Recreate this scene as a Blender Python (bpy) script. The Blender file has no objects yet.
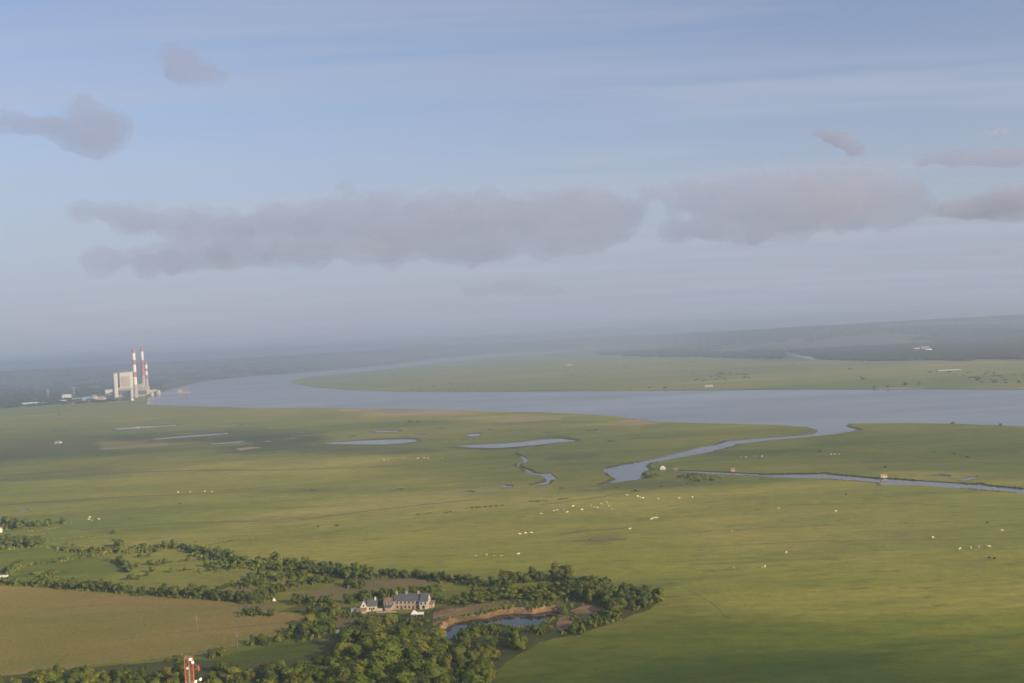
import bpy, bmesh, math, random
import numpy as np
from mathutils import Vector, Matrix, noise
from mathutils.geometry import delaunay_2d_cdt

random.seed(7)
rng = np.random.default_rng(7)
S = bpy.context.scene
COL = S.collection
R = math.radians

# ------------------------------------------------------------------ camera
W, H, F = 1024, 683, 1100.0          # picture size and focal length in pixels
CAM_Z = 150.0
ROLL, PITCH = R(3.15), R(0.10)
fwd = Vector((0, math.cos(PITCH), -math.sin(PITCH)))
rgt0 = Vector((1, 0, 0))
up0 = rgt0.cross(fwd)
rgt = rgt0 * math.cos(ROLL) - up0 * math.sin(ROLL)
upv = rgt0 * math.sin(ROLL) + up0 * math.cos(ROLL)
cam_data = bpy.data.cameras.new('camera')
cam = bpy.data.objects.new('camera', cam_data)
COL.objects.link(cam)
m = Matrix((rgt, upv, -fwd)).transposed().to_4x4()
m.translation = (0, 0, CAM_Z)
cam.matrix_world = m
cam_data.sensor_width = 36.0
cam_data.lens = 36.0 * F / W
cam_data.clip_start = 1.0
cam_data.clip_end = 200000.0
S.camera = cam

# ------------------------------------------------------------------ sky, sun, exposure
SUN_EL, SUN_AZ = R(20), R(128)       # azimuth clockwise from the viewing direction: behind, to the right
sun_vec = Vector((math.sin(SUN_AZ) * math.cos(SUN_EL), math.cos(SUN_AZ) * math.cos(SUN_EL), math.sin(SUN_EL)))
world = bpy.data.worlds.new('World')
S.world = world
world.use_nodes = True
wn, wl = world.node_tree.nodes, world.node_tree.links
bg = wn['Background']
sky = wn.new('ShaderNodeTexSky')
sky.sky_type = 'NISHITA'
sky.sun_disc = False
sky.sun_elevation = SUN_EL
sky.sun_rotation = SUN_AZ
sky.altitude = 150
sky.air_density = 1.0
sky.dust_density = 1.0
sky.ozone_density = 2.0
bg.inputs[1].default_value = 0.092
tc = wn.new('ShaderNodeTexCoord')
sep = wn.new('ShaderNodeSeparateXYZ')
wl.new(tc.outputs['Generated'], sep.inputs[0])
den = wn.new('ShaderNodeMath'); den.operation = 'MAXIMUM'; den.inputs[1].default_value = 0.0
wl.new(sep.outputs[2], den.inputs[0])
den2 = wn.new('ShaderNodeMath'); den2.operation = 'ADD'; den2.inputs[1].default_value = 0.06
wl.new(den.outputs[0], den2.inputs[0])
dx = wn.new('ShaderNodeMath'); dx.operation = 'DIVIDE'; wl.new(sep.outputs[0], dx.inputs[0]); wl.new(den2.outputs[0], dx.inputs[1])
dy = wn.new('ShaderNodeMath'); dy.operation = 'DIVIDE'; wl.new(sep.outputs[1], dy.inputs[0]); wl.new(den2.outputs[0], dy.inputs[1])
cmb = wn.new('ShaderNodeCombineXYZ'); wl.new(dx.outputs[0], cmb.inputs[0]); wl.new(dy.outputs[0], cmb.inputs[1])
mp = wn.new('ShaderNodeMapping'); mp.inputs['Scale'].default_value = (0.30, 1.9, 1); mp.inputs['Rotation'].default_value = (0, 0, 0.12)
wl.new(cmb.outputs[0], mp.inputs[0])
cn = wn.new('ShaderNodeTexNoise'); cn.inputs['Scale'].default_value = 1.0; cn.inputs['Detail'].default_value = 7; cn.inputs['Roughness'].default_value = 0.56
cn.inputs['Distortion'].default_value = 0.5
wl.new(mp.outputs[0], cn.inputs[0])
cr = wn.new('ShaderNodeMapRange'); cr.inputs['From Min'].default_value = 0.44; cr.inputs['From Max'].default_value = 0.70
cr.inputs['To Max'].default_value = 0.50
wl.new(cn.outputs['Fac'], cr.inputs['Value'])
cmix = wn.new('ShaderNodeMixRGB')
cmix.inputs[2].default_value = (2.75, 2.95, 3.5, 1)
wl.new(cr.outputs[0], cmix.inputs[0])
tint = wn.new('ShaderNodeMixRGB'); tint.blend_type = 'MULTIPLY'; tint.inputs[0].default_value = 1.0
tint.inputs[2].default_value = (0.84, 0.735, 0.775, 1)
wl.new(sky.outputs[0], tint.inputs[1])

# thin veil that thickens towards the horizon all round, as the slant path through it grows
veil = wn.new('ShaderNodeMapRange'); veil.interpolation_type = 'SMOOTHSTEP'
veil.inputs['From Min'].default_value = 0.30; veil.inputs['From Max'].default_value = 0.0
veil.inputs['To Min'].default_value = 0.15; veil.inputs['To Max'].default_value = 0.92
wl.new(den.outputs[0], veil.inputs['Value'])
vmix = wn.new('ShaderNodeMixRGB'); vmix.inputs[2].default_value = (2.2, 2.46, 3.1, 1)
wl.new(veil.outputs[0], vmix.inputs[0]); wl.new(tint.outputs[0], vmix.inputs[1])
wl.new(vmix.outputs[0], cmix.inputs[1])
wl.new(cmix.outputs[0], bg.inputs[0])

sun_data = bpy.data.lights.new('sun', 'SUN')
sun_data.energy = 4.3
sun_data.angle = R(0.6)
sun_data.color = (1.0, 0.80, 0.52)
sun = bpy.data.objects.new('sun', sun_data)
sun.rotation_euler = sun_vec.to_track_quat('Z', 'Y').to_euler()
sun.location = (0, 0, 3000)
COL.objects.link(sun)

S.view_settings.view_transform = 'Standard'
S.view_settings.look = 'None'
S.view_settings.gamma = 1.0
S.view_settings.use_curve_mapping = False
S.view_settings.exposure = 0.95
S.cycles.max_bounces = 5
S.cycles.diffuse_bounces = 2
S.cycles.glossy_bounces = 2
S.cycles.transmission_bounces = 2
S.cycles.transparent_max_bounces = 6
S.cycles.volume_bounces = 2
S.cycles.use_denoising = True
S.cycles.sample_clamp_indirect = 1.5

HAZE_DENSITY = 1.7e-4

# ------------------------------------------------------------------ geometry helpers
def ray(px, py):
    return (fwd + rgt * ((px - W / 2) / F) - upv * ((py - H / 2) / F)).normalized()

def G(px, py, z=0.0):
    """where the line of sight through a pixel meets the level z"""
    d = ray(px, py)
    t = (z - CAM_Z) / d.z
    return Vector((d.x * t, d.y * t, z))

def A(px, py, dist):
    """the point seen at a pixel at a given forward distance"""
    d = ray(px, py)
    return Vector((0, 0, CAM_Z)) + d * (dist / d.y)

def mpp(p):
    """metres that one picture pixel spans at point p"""
    return (Vector(p) - Vector((0, 0, CAM_Z))).dot(fwd) / F

def project(p):
    v = Vector(p) - Vector((0, 0, CAM_Z))
    zc = v.dot(fwd)
    return (W / 2 + F * v.dot(rgt) / zc, H / 2 - F * v.dot(upv) / zc, zc)

def tag(o, label=None, cat=None, group=None, kind=None):
    if label: o['label'] = label
    if cat: o['category'] = cat
    if group: o['group'] = group
    if kind: o['kind'] = kind
    return o

def link(name, mesh, mats=None, parent=None, loc=None, rz=None):
    o = bpy.data.objects.new(name, mesh)
    COL.objects.link(o)
    if mats is not None and len(mesh.materials) == 0:
        for k in (mats if isinstance(mats, (list, tuple)) else [mats]):
            mesh.materials.append(k)
    if parent is not None: o.parent = parent
    if loc is not None: o.location = loc
    if rz is not None: o.rotation_euler = (0, 0, rz)
    return o

def empty(name, loc, rz=0.0):
    o = bpy.data.objects.new(name, None)
    COL.objects.link(o)
    o.location = loc
    o.rotation_euler = (0, 0, rz)
    o.empty_display_size = 1
    return o

def copy_tree(o, parent=None):
    c = o.copy()
    COL.objects.link(c)
    c.parent = parent
    for ch in list(o.children):
        copy_tree(ch, c)
    return c

class MB:
    """collects simple shapes and links them as one mesh object"""
    def __init__(self):
        self.v, self.f = [], []
    def add(self, vs, fs):
        k = len(self.v)
        self.v += [tuple(q) for q in vs]
        self.f += [tuple(i + k for i in t) for t in fs]
        return self
    def box(self, x0, x1, y0, y1, z0, z1):
        return self.add([(x0, y0, z0), (x1, y0, z0), (x1, y1, z0), (x0, y1, z0), (x0, y0, z1), (x1, y0, z1), (x1, y1, z1), (x0, y1, z1)],
                        [(0, 3, 2, 1), (4, 5, 6, 7), (0, 1, 5, 4), (1, 2, 6, 5), (2, 3, 7, 6), (3, 0, 4, 7)])
    def gable(self, x0, x1, y0, y1, z0, z1, axis='x'):
        """a solid prism with its ridge along axis"""
        if axis == 'x':
            ym = (y0 + y1) / 2
            vs = [(x0, y0, z0), (x0, y1, z0), (x0, ym, z1), (x1, y0, z0), (x1, y1, z0), (x1, ym, z1)]
        else:
            xm = (x0 + x1) / 2
            vs = [(x1, y0, z0), (x0, y0, z0), (xm, y0, z1), (x1, y1, z0), (x0, y1, z0), (xm, y1, z1)]
        return self.add(vs, [(0, 2, 1), (3, 4, 5), (0, 1, 4, 3), (0, 3, 5, 2), (1, 2, 5, 4)])
    def lean(self, x0, x1, y0, y1, z0, z1a, z1b):
        """a box whose top slopes from z1a at y0 to z1b at y1"""
        return self.add([(x0, y0, z0), (x1, y0, z0), (x1, y1, z0), (x0, y1, z0), (x0, y0, z1a), (x1, y0, z1a), (x1, y1, z1b), (x0, y1, z1b)],
                        [(0, 3, 2, 1), (4, 5, 6, 7), (0, 1, 5, 4), (1, 2, 6, 5), (2, 3, 7, 6), (3, 0, 4, 7)])
    def slopes(self, x0, x1, y0, y1, z0, z1, t, axis='x', over=0.35):
        """two roof slabs of thickness t"""
        if axis == 'x':
            ym = (y0 + y1) / 2
            k = (z1 - z0) / (ym - y0)
            for s, ye in ((-1, y0), (1, y1)):
                yo, zo = ye + s * over, z0 - over * k
                a = [(x0, yo, zo), (x1, yo, zo), (x1, ym, z1), (x0, ym, z1)]
                vs = a + [(p[0], p[1], p[2] + t) for p in a]
                fs = [(0, 3, 2, 1), (4, 5, 6, 7), (0, 1, 5, 4), (1, 2, 6, 5), (2, 3, 7, 6), (3, 0, 4, 7)]
                self.add(vs, fs if s < 0 else [tuple(reversed(q)) for q in fs])
        else:
            xm = (x0 + x1) / 2
            k = (z1 - z0) / (xm - x0)
            for s, xe in ((-1, x0), (1, x1)):
                xo, zo = xe + s * over, z0 - over * k
                a = [(xo, y0, zo), (xo, y1, zo), (xm, y1, z1), (xm, y0, z1)]
                vs = a + [(p[0], p[1], p[2] + t) for p in a]
                fs = [(0, 3, 2, 1), (4, 5, 6, 7), (0, 1, 5, 4), (1, 2, 6, 5), (2, 3, 7, 6), (3, 0, 4, 7)]
                self.add(vs, fs if s > 0 else [tuple(reversed(q)) for q in fs])
        return self
    def tube(self, p0, p1, r0, r1=None, n=8, cap=True):
        p0, p1 = Vector(p0), Vector(p1)
        if r1 is None: r1 = r0
        d = (p1 - p0).normalized()
        a = d.orthogonal().normalized(); b = d.cross(a)
        vs = []
        for p, r in ((p0, r0), (p1, r1)):
            for i in range(n):
                t = 2 * math.pi * i / n
                vs.append(p + (a * math.cos(t) + b * math.sin(t)) * r)
        fs = [(i, (i + 1) % n, n + (i + 1) % n, n + i) for i in range(n)]
        if cap:
            fs += [tuple(range(n - 1, -1, -1)), tuple(range(n, 2 * n))]
        return self.add(vs, fs)
    def lathe(self, prof, n=20, c=(0, 0, 0)):
        vs = []
        for r, z in prof:
            for i in range(n):
                t = 2 * math.pi * i / n
                vs.append((c[0] + r * math.cos(t), c[1] + r * math.sin(t), c[2] + z))
        fs = []
        for j in range(len(prof) - 1):
            for i in range(n):
                fs.append((j * n + i, j * n + (i + 1) % n, (j + 1) * n + (i + 1) % n, (j + 1) * n + i))
        fs += [tuple(range(n - 1, -1, -1)), tuple(range((len(prof) - 1) * n, len(prof) * n))]
        return self.add(vs, fs)
    def mesh(self, name):
        me = bpy.data.meshes.new(name)
        me.from_pydata(self.v, [], self.f)
        me.update()
        return me
    def build(self, name, mat, parent=None, loc=None, rz=None):
        return link(name, self.mesh(name), mat, parent, loc, rz)

# ------------------------------------------------------------------ materials
def new_mat(name):
    k = bpy.data.materials.new(name)
    k.use_nodes = True
    nt = k.node_tree
    return k, nt.nodes, nt.links, nt.nodes['Principled BSDF']

def noise_node(n, l, vec, scale, detail=4, rough=0.55, stretch=None, rot=0.0, dist=0.0):
    if stretch is not None:
        q = n.new('ShaderNodeMapping')
        q.inputs['Scale'].default_value = stretch
        q.inputs['Rotation'].default_value = (0, 0, rot)
        l.new(vec, q.inputs[0]); vec = q.outputs[0]
    t = n.new('ShaderNodeTexNoise')
    t.inputs['Scale'].default_value = scale
    t.inputs['Detail'].default_value = detail
    t.inputs['Roughness'].default_value = rough
    t.inputs['Distortion'].default_value = dist
    l.new(vec, t.inputs['Vector'])
    return t.outputs['Fac']

def ramp(n, l, val, stops):
    r = n.new('ShaderNodeValToRGB')
    e = r.color_ramp.elements
    while len(e) < len(stops): e.new(0.5)
    for i, (p, c) in enumerate(stops):
        e[i].position = p
        e[i].color = (*c, 1)
    l.new(val, r.inputs[0])
    return r.outputs[0]

def mix(n, l, fac, a, b, mode='MIX'):
    x = n.new('ShaderNodeMixRGB'); x.blend_type = mode
    for i, q in ((0, fac), (1, a), (2, b)):
        if isinstance(q, (int, float)): x.inputs[i].default_value = q
        elif isinstance(q, tuple): x.inputs[i].default_value = (*q, 1)
        else: l.new(q, x.inputs[i])
    return x.outputs[0]

def mrange(n, l, v, a, b, c=0.0, d=1.0):
    x = n.new('ShaderNodeMapRange')
    x.inputs['From Min'].default_value = a; x.inputs['From Max'].default_value = b
    x.inputs['To Min'].default_value = c; x.inputs['To Max'].default_value = d
    l.new(v, x.inputs['Value'])
    return x.outputs[0]

def land_mat(name, cols, fine, dark, speck=0.0, rot=0.15, stretch=(0.4, 1, 1), big=0.0016, mid=0.011, speckcol=None, rows=None):
    k, n, l, b = new_mat(name)
    g = n.new('ShaderNodeNewGeometry')
    P = g.outputs['Position']
    a = noise_node(n, l, P, big, 6, 0.58, stretch, rot, 0.6)
    c = ramp(n, l, a, [(0.36, cols[0]), (0.46, cols[1]), (0.55, cols[2]), (0.66, cols[3])])
    f2 = mrange(n, l, noise_node(n, l, P, mid, 6, 0.62, (0.35, 1, 1), rot + 0.1, 0.8), 0.34, 0.70)
    c = mix(n, l, f2, c, mix(n, l, 1.0, c, dark, 'MULTIPLY'))
    f3 = mrange(n, l, noise_node(n, l, P, fine, 5, 0.7), 0.3, 0.75, 0.84, 1.14)
    c = mix(n, l, 1.0, c, f3, 'MULTIPLY')
    if speck:
        s1 = mrange(n, l, noise_node(n, l, P, 0.055, 3, 0.6, (0.55, 1, 1), rot), 0.62, 0.70, 0, speck)
        c = mix(n, l, s1, c, speckcol or (0.035, 0.045, 0.018))
    if rows:
        q = n.new('ShaderNodeMapping'); q.inputs['Rotation'].default_value = (0, 0, rows[0]); l.new(P, q.inputs[0])
        wv = n.new('ShaderNodeTexWave'); wv.inputs['Scale'].default_value = rows[1]; wv.inputs['Distortion'].default_value = 1.4
        wv.inputs['Detail'].default_value = 3; wv.inputs['Detail Scale'].default_value = 0.3
        l.new(q.outputs[0], wv.inputs[0])
        c = mix(n, l, 1.0, c, mrange(n, l, wv.outputs['Fac'], 0, 1, 1 - rows[2], 1 + rows[2]), 'MULTIPLY')
    l.new(c, b.inputs['Base Color'])
    b.inputs['Roughness'].default_value = 0.95
    b.inputs['Specular IOR Level'].default_value = 0.15
    bp = n.new('ShaderNodeBump'); bp.inputs['Strength'].default_value = 0.6; bp.inputs['Distance'].default_value = 1.5
    l.new(noise_node(n, l, P, fine * 1.6, 4, 0.7), bp.inputs['Height'])
    l.new(bp.outputs[0], b.inputs['Normal'])
    return k

def plain(name, col, rough=0.8, var=0.18, scale=0.6, metal=0.0, dirt=None, spec=0.3):
    k, n, l, b = new_mat(name)
    t = n.new('ShaderNodeTexCoord')
    f = noise_node(n, l, t.outputs['Object'], scale, 5, 0.6)
    v = mrange(n, l, f, 0.25, 0.75, 1 - var, 1 + var)
    c = mix(n, l, 1.0, tuple(col), v, 'MULTIPLY')
    if dirt:
        f2 = mrange(n, l, noise_node(n, l, t.outputs['Object'], scale * 0.35, 6, 0.65), 0.5, 0.7, 0, 0.7)
        c = mix(n, l, f2, c, tuple(dirt))
    l.new(c, b.inputs['Base Color'])
    b.inputs['Roughness'].default_value = rough
    b.inputs['Metallic'].default_value = metal
    b.inputs['Specular IOR Level'].default_value = spec
    return k

M = {}
def meadow_mat():
    k, n, l, b = new_mat('meadow_grass')
    P = n.new('ShaderNodeNewGeometry').outputs['Position']
    def pal(cols, sc, rot):
        v = noise_node(n, l, P, sc, 7, 0.6, (0.4, 1, 1), rot, 0.7)
        return ramp(n, l, v, list(zip((0.36, 0.46, 0.54, 0.64), cols)))
    c = pal([(0.136, 0.168, 0.029), (0.185, 0.197, 0.031), (0.214, 0.208, 0.035), (0.283, 0.254, 0.052)], 0.0022, 0.15)
    lush = pal([(0.086, 0.126, 0.014), (0.120, 0.150, 0.016), (0.150, 0.167, 0.018), (0.195, 0.184, 0.024)], 0.012, 0.1)
    reed_and_shade = pal([(0.080, 0.096, 0.034), (0.104, 0.112, 0.036), (0.128, 0.126, 0.040), (0.165, 0.150, 0.05)], 0.004, 0.05)
    dry = pal([(0.172, 0.182, 0.034), (0.220, 0.212, 0.042), (0.265, 0.235, 0.055), (0.320, 0.270, 0.085)], 0.004, 0.1)
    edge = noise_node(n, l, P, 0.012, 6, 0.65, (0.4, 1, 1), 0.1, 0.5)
    for nm, cc in (('lush', lush), ('reed', reed_and_shade), ('dry', dry)):
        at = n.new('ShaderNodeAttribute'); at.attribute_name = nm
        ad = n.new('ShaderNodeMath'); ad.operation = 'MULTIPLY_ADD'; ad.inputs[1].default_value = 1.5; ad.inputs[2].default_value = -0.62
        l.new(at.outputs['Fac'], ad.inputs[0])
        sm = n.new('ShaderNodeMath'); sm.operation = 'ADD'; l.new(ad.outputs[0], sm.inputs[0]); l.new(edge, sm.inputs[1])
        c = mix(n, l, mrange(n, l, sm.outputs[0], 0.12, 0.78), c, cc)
    f2 = mrange(n, l, noise_node(n, l, P, 0.013, 7, 0.66, (0.33, 1, 1), 0.25, 0.9), 0.40, 0.66)
    c = mix(n, l, f2, c, mix(n, l, 1.0, c, (0.66, 0.75, 0.68), 'MULTIPLY'))
    f4 = mrange(n, l, noise_node(n, l, P, 0.045, 5, 0.65, (0.5, 1, 1), -0.1, 0.6), 0.56, 0.72, 0, 0.6)
    c = mix(n, l, f4, c, mix(n, l, 1.0, c, (1.28, 1.16, 1.1), 'MULTIPLY'))
    mud = mrange(n, l, noise_node(n, l, P, 0.0105, 7, 0.72, (0.28, 1, 1), 0.12, 0.7), 0.60, 0.68, 0, 0.7)
    c = mix(n, l, mud, c, mix(n, l, 1.0, c, (1.32, 1.24, 1.7), 'MULTIPLY'))
    wet = mrange(n, l, noise_node(n, l, P, 0.0125, 7, 0.72, (0.25, 1, 1), 0.02, 0.9), 0.60, 0.67, 0, 0.75)
    c = mix(n, l, wet, c, mix(n, l, 1.0, c, (0.60, 0.70, 0.85), 'MULTIPLY'))
    s1 = mrange(n, l, noise_node(n, l, P, 0.075, 5, 0.7, (0.45, 1, 1), 0.15), 0.57, 0.70, 0, 0.62)
    c = mix(n, l, s1, c, (0.060, 0.072, 0.020))
    c = mix(n, l, 1.0, c, mrange(n, l, noise_node(n, l, P, 0.14, 5, 0.7, (0.5, 1, 1), 0.1), 0.3, 0.75, 0.76, 1.22), 'MULTIPLY')
    l.new(c, b.inputs['Base Color'])
    b.inputs['Roughness'].default_value = 0.95; b.inputs['Specular IOR Level'].default_value = 0.15
    bp = n.new('ShaderNodeBump'); bp.inputs['Strength'].default_value = 0.35; bp.inputs['Distance'].default_value = 1.2
    l.new(noise_node(n, l, P, 0.22, 5, 0.7), bp.inputs['Height']); l.new(bp.outputs[0], b.inputs['Normal'])
    return k
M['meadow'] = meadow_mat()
M['green'] = land_mat('lush_grass', [(0.072, 0.098, 0.018), (0.092, 0.110, 0.019), (0.115, 0.122, 0.022), (0.145, 0.132, 0.026)], 0.16, (0.80, 0.84, 0.80), 0.45, big=0.006)
M['reed'] = land_mat('reed_bed', [(0.085, 0.098, 0.034), (0.108, 0.112, 0.036), (0.130, 0.124, 0.040), (0.165, 0.145, 0.05)], 0.12, (0.75, 0.8, 0.8), 0.4)
M['brown'] = land_mat('dry_brown_field', [(0.222, 0.190, 0.044), (0.275, 0.208, 0.054), (0.302, 0.214, 0.064), (0.318, 0.216, 0.074)], 0.22, (0.78, 0.93, 0.80), 0.0, big=0.009, mid=0.022, rows=(0.35, 0.16, 0.02))
M['tan'] = land_mat('cut_hay_field', [(0.20, 0.155, 0.066), (0.225, 0.166, 0.070), (0.245, 0.178, 0.082), (0.19, 0.160, 0.060)], 0.22, (0.88, 0.92, 0.85), 0.0, big=0.012, mid=0.03, rows=(0.9, 0.22, 0.08))
M['sand'] = land_mat('dry_mud_and_sand', [(0.26, 0.19, 0.11), (0.33, 0.24, 0.14), (0.38, 0.28, 0.17), (0.22, 0.18, 0.09)], 0.10, (0.75, 0.8, 0.7), 0.5, speckcol=(0.13, 0.13, 0.05), mid=0.02)
M['mud'] = land_mat('bleached_marsh_grass', [(0.18, 0.155, 0.065), (0.235, 0.195, 0.085), (0.28, 0.225, 0.11), (0.21, 0.165, 0.085)], 0.10, (0.75, 0.82, 0.72), 0.5, speckcol=(0.13, 0.13, 0.04), mid=0.03)
M['wood'] = land_mat('shaded_scrub_ground', [(0.070, 0.078, 0.026), (0.088, 0.090, 0.028), (0.105, 0.100, 0.034), (0.13, 0.11, 0.04)], 0.25, (0.75, 0.85, 0.8), 0.5, big=0.02, mid=0.05)  # dark green-brown floor of woods and scrub
M['earth'] = land_mat('orange_cut_earth', [(0.10, 0.105, 0.032), (0.27, 0.175, 0.085), (0.38, 0.24, 0.135), (0.48, 0.34, 0.22)], 0.7, (0.55, 0.56, 0.52), 0.0, big=0.10, mid=0.28)
M['farland'] = land_mat('far_farmland', [(0.055, 0.066, 0.030), (0.085, 0.092, 0.036), (0.135, 0.126, 0.048), (0.060, 0.070, 0.032)], 0.02, (0.55, 0.62, 0.6), 0.6, big=0.0010, mid=0.004, speckcol=(0.03, 0.038, 0.02))

def water_mat(name, col, rough, bumpscale, bumpd):
    k, n, l, b = new_mat(name)
    g = n.new('ShaderNodeNewGeometry')
    b.inputs['Base Color'].default_value = (*col, 1)
    f = noise_node(n, l, g.outputs['Position'], 0.0035, 5, 0.6, (0.35, 1, 1), 0.1)
    l.new(mrange(n, l, f, 0.3, 0.7, rough * 0.7, rough * 1.4), b.inputs['Roughness'])
    b.inputs['IOR'].default_value = 1.33
    bp = n.new('ShaderNodeBump'); bp.inputs['Strength'].default_value = 0.35; bp.inputs['Distance'].default_value = bumpd
    l.new(noise_node(n, l, g.outputs['Position'], bumpscale, 3, 0.6), bp.inputs['Height'])
    l.new(bp.outputs[0], b.inputs['Normal'])
    return k
M['river'] = water_mat('silty_river_water', (0.10, 0.10, 0.11), 0.16, 0.25, 0.10)
M['creek'] = water_mat('creek_water', (0.09, 0.09, 0.085), 0.10, 0.4, 0.05)
M['pond'] = water_mat('pond_water', (0.02, 0.024, 0.022), 0.05, 0.6, 0.02)

def leaf_mat(name, cols):
    k, n, l, b = new_mat(name)
    g = n.new('ShaderNodeNewGeometry'); oi = n.new('ShaderNodeObjectInfo')
    f = noise_node(n, l, g.outputs['Position'], 0.10, 4, 0.6)
    ad = n.new('ShaderNodeMath'); ad.operation = 'MULTIPLY_ADD'; ad.inputs[1].default_value = 0.38
    l.new(oi.outputs['Random'], ad.inputs[0])
    sb = n.new('ShaderNodeMath'); sb.operation = 'SUBTRACT'; sb.inputs[1].default_value = 0.19; l.new(f, sb.inputs[0])
    l.new(sb.outputs[0], ad.inputs[2])
    c = ramp(n, l, ad.outputs[0], [(0.22, cols[0]), (0.45, cols[1]), (0.62, cols[2]), (0.85, cols[3])])
    fi = mrange(n, l, noise_node(n, l, g.outputs['Position'], 1.1, 2, 0.6), 0.3, 0.7, 0.75, 1.25)
    c = mix(n, l, 1.0, c, fi, 'MULTIPLY')
    n.remove(b)
    d = n.new('ShaderNodeBsdfDiffuse'); t = n.new('ShaderNodeBsdfTranslucent')
    l.new(c, d.inputs[0]); l.new(c, t.inputs[0])
    ms = n.new('ShaderNodeMixShader'); ms.inputs[0].default_value = 0.34
    l.new(d.outputs[0], ms.inputs[1]); l.new(t.outputs[0], ms.inputs[2])
    l.new(ms.outputs[0], n['Material Output'].inputs[0])
    return k
M['leaf'] = leaf_mat('tree_leaves', [(0.112, 0.157, 0.028), (0.171, 0.220, 0.037), (0.235, 0.259, 0.043), (0.300, 0.284, 0.057)])
M['leaf_dark'] = leaf_mat('hedge_leaves', [(0.100, 0.130, 0.036), (0.146, 0.175, 0.039), (0.207, 0.214, 0.045), (0.293, 0.254, 0.059)])
M['leaf_far'] = leaf_mat('far_wood_leaves', [(0.028, 0.036, 0.016), (0.036, 0.046, 0.018), (0.046, 0.056, 0.020), (0.060, 0.066, 0.024)])
M['reedleaf'] = leaf_mat('reed_leaves', [(0.09, 0.098, 0.026), (0.105, 0.108, 0.03), (0.125, 0.118, 0.034), (0.15, 0.13, 0.04)])
M['bark'] = plain('bark', (0.09, 0.07, 0.05), 0.9, 0.3, 2)

# ------------------------------------------------------------------ the land: shorelines and field edges as pixels of the photograph put on the ground
def gpoly(pts, z=0.0):
    return [G(x, y, z) for x, y in pts]

river_px = [(-60, 425), (-40, 415), (60, 407.5), (147, 404.5), (200, 406.5), (256, 408), (330, 408), (440, 409.5), (500, 411.5), (560, 413), (600, 415), (622, 417), (640, 420), (655, 421.5),
            (700, 423), (740, 423.8), (780, 425), (806, 427), (818, 430), (815, 433), (800, 435), (770, 437), (745, 439), (724, 441), (716, 444), (700, 447), (680, 452),
            (655, 458), (640, 461), (622, 464), (605, 468), (602, 471), (607, 475), (614, 479), (606, 482), (598, 484), (612, 483.5), (634, 480.5), (650, 478), (642, 474),
            (646, 471.5), (653, 469.5), (648, 466), (650, 463.5), (668, 459.5), (690, 455.5), (715, 451), (732, 446.5), (740, 443.5), (770, 440), (800, 437.5), (822, 435.5),
            (850, 432), (863, 429.5), (856, 427.8), (847, 425.5), (852, 423.5), (900, 423), (945, 423.4), (990, 425), (1024, 426.5), (1100, 429), (1250, 434),
            (1250, 386), (1100, 388.5), (1024, 389.2), (960, 389), (900, 389), (800, 389.3), (700, 390), (600, 391), (500, 391.5), (400, 391.5), (350, 390), (318, 387.5),
            (290, 383.5), (289, 381.5), (305, 377.5), (350, 372.8), (400, 367.8), (440, 363), (480, 358.5), (530, 354.6), (575, 351.6), (592, 349.6), (589, 348.4), (560, 349.2), (530, 350.6),
            (500, 352.6), (450, 357.2), (400, 363.6), (350, 368.5), (300, 373), (250, 376.5), (210, 380.5), (185, 385.5), (165, 391), (148, 396.5), (100, 401), (50, 404), (-30, 409)]
# the water passes behind the power station only to the right of it: keep the left bank on land
river_px = [(146.5, 404.5)] + river_px[4:-3]
channel_px = [(676, 470), (700, 470.6), (730, 472), (764, 473.8), (800, 473.2), (818, 473), (826, 472.2), (829, 473.4), (850, 475.2), (880, 478), (890, 477.8), (920, 480.2), (950, 482), (975, 483.6),
              (980, 482.6), (990, 485), (1024, 488.2), (1100, 494), (1200, 502), (1200, 508), (1100, 499.5), (1024, 493.4), (985, 490.2), (950, 487.4), (918, 485), (890, 484.8), (876, 485.6), (878, 483),
              (850, 480.6), (820, 478.6), (790, 477.6), (765, 477.2), (740, 475), (700, 472.8), (676, 471.2)]
meander_px = [(516, 453), (521, 455), (525.5, 457), (528.5, 459.5), (526, 462.5), (520, 464.5), (523, 467), (531, 469), (535, 472.5), (543, 473), (551, 472.6), (554, 475.6), (558, 477.6), (553, 480), (550, 484.4),
              (543, 485.6), (528.5, 484.6), (536, 482.6), (545, 480.5), (545, 477.5), (540, 475), (531, 474), (525, 471.5), (519, 467.5), (514, 465.5), (517.5, 463), (524, 460.5), (520, 456.5)]
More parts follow.
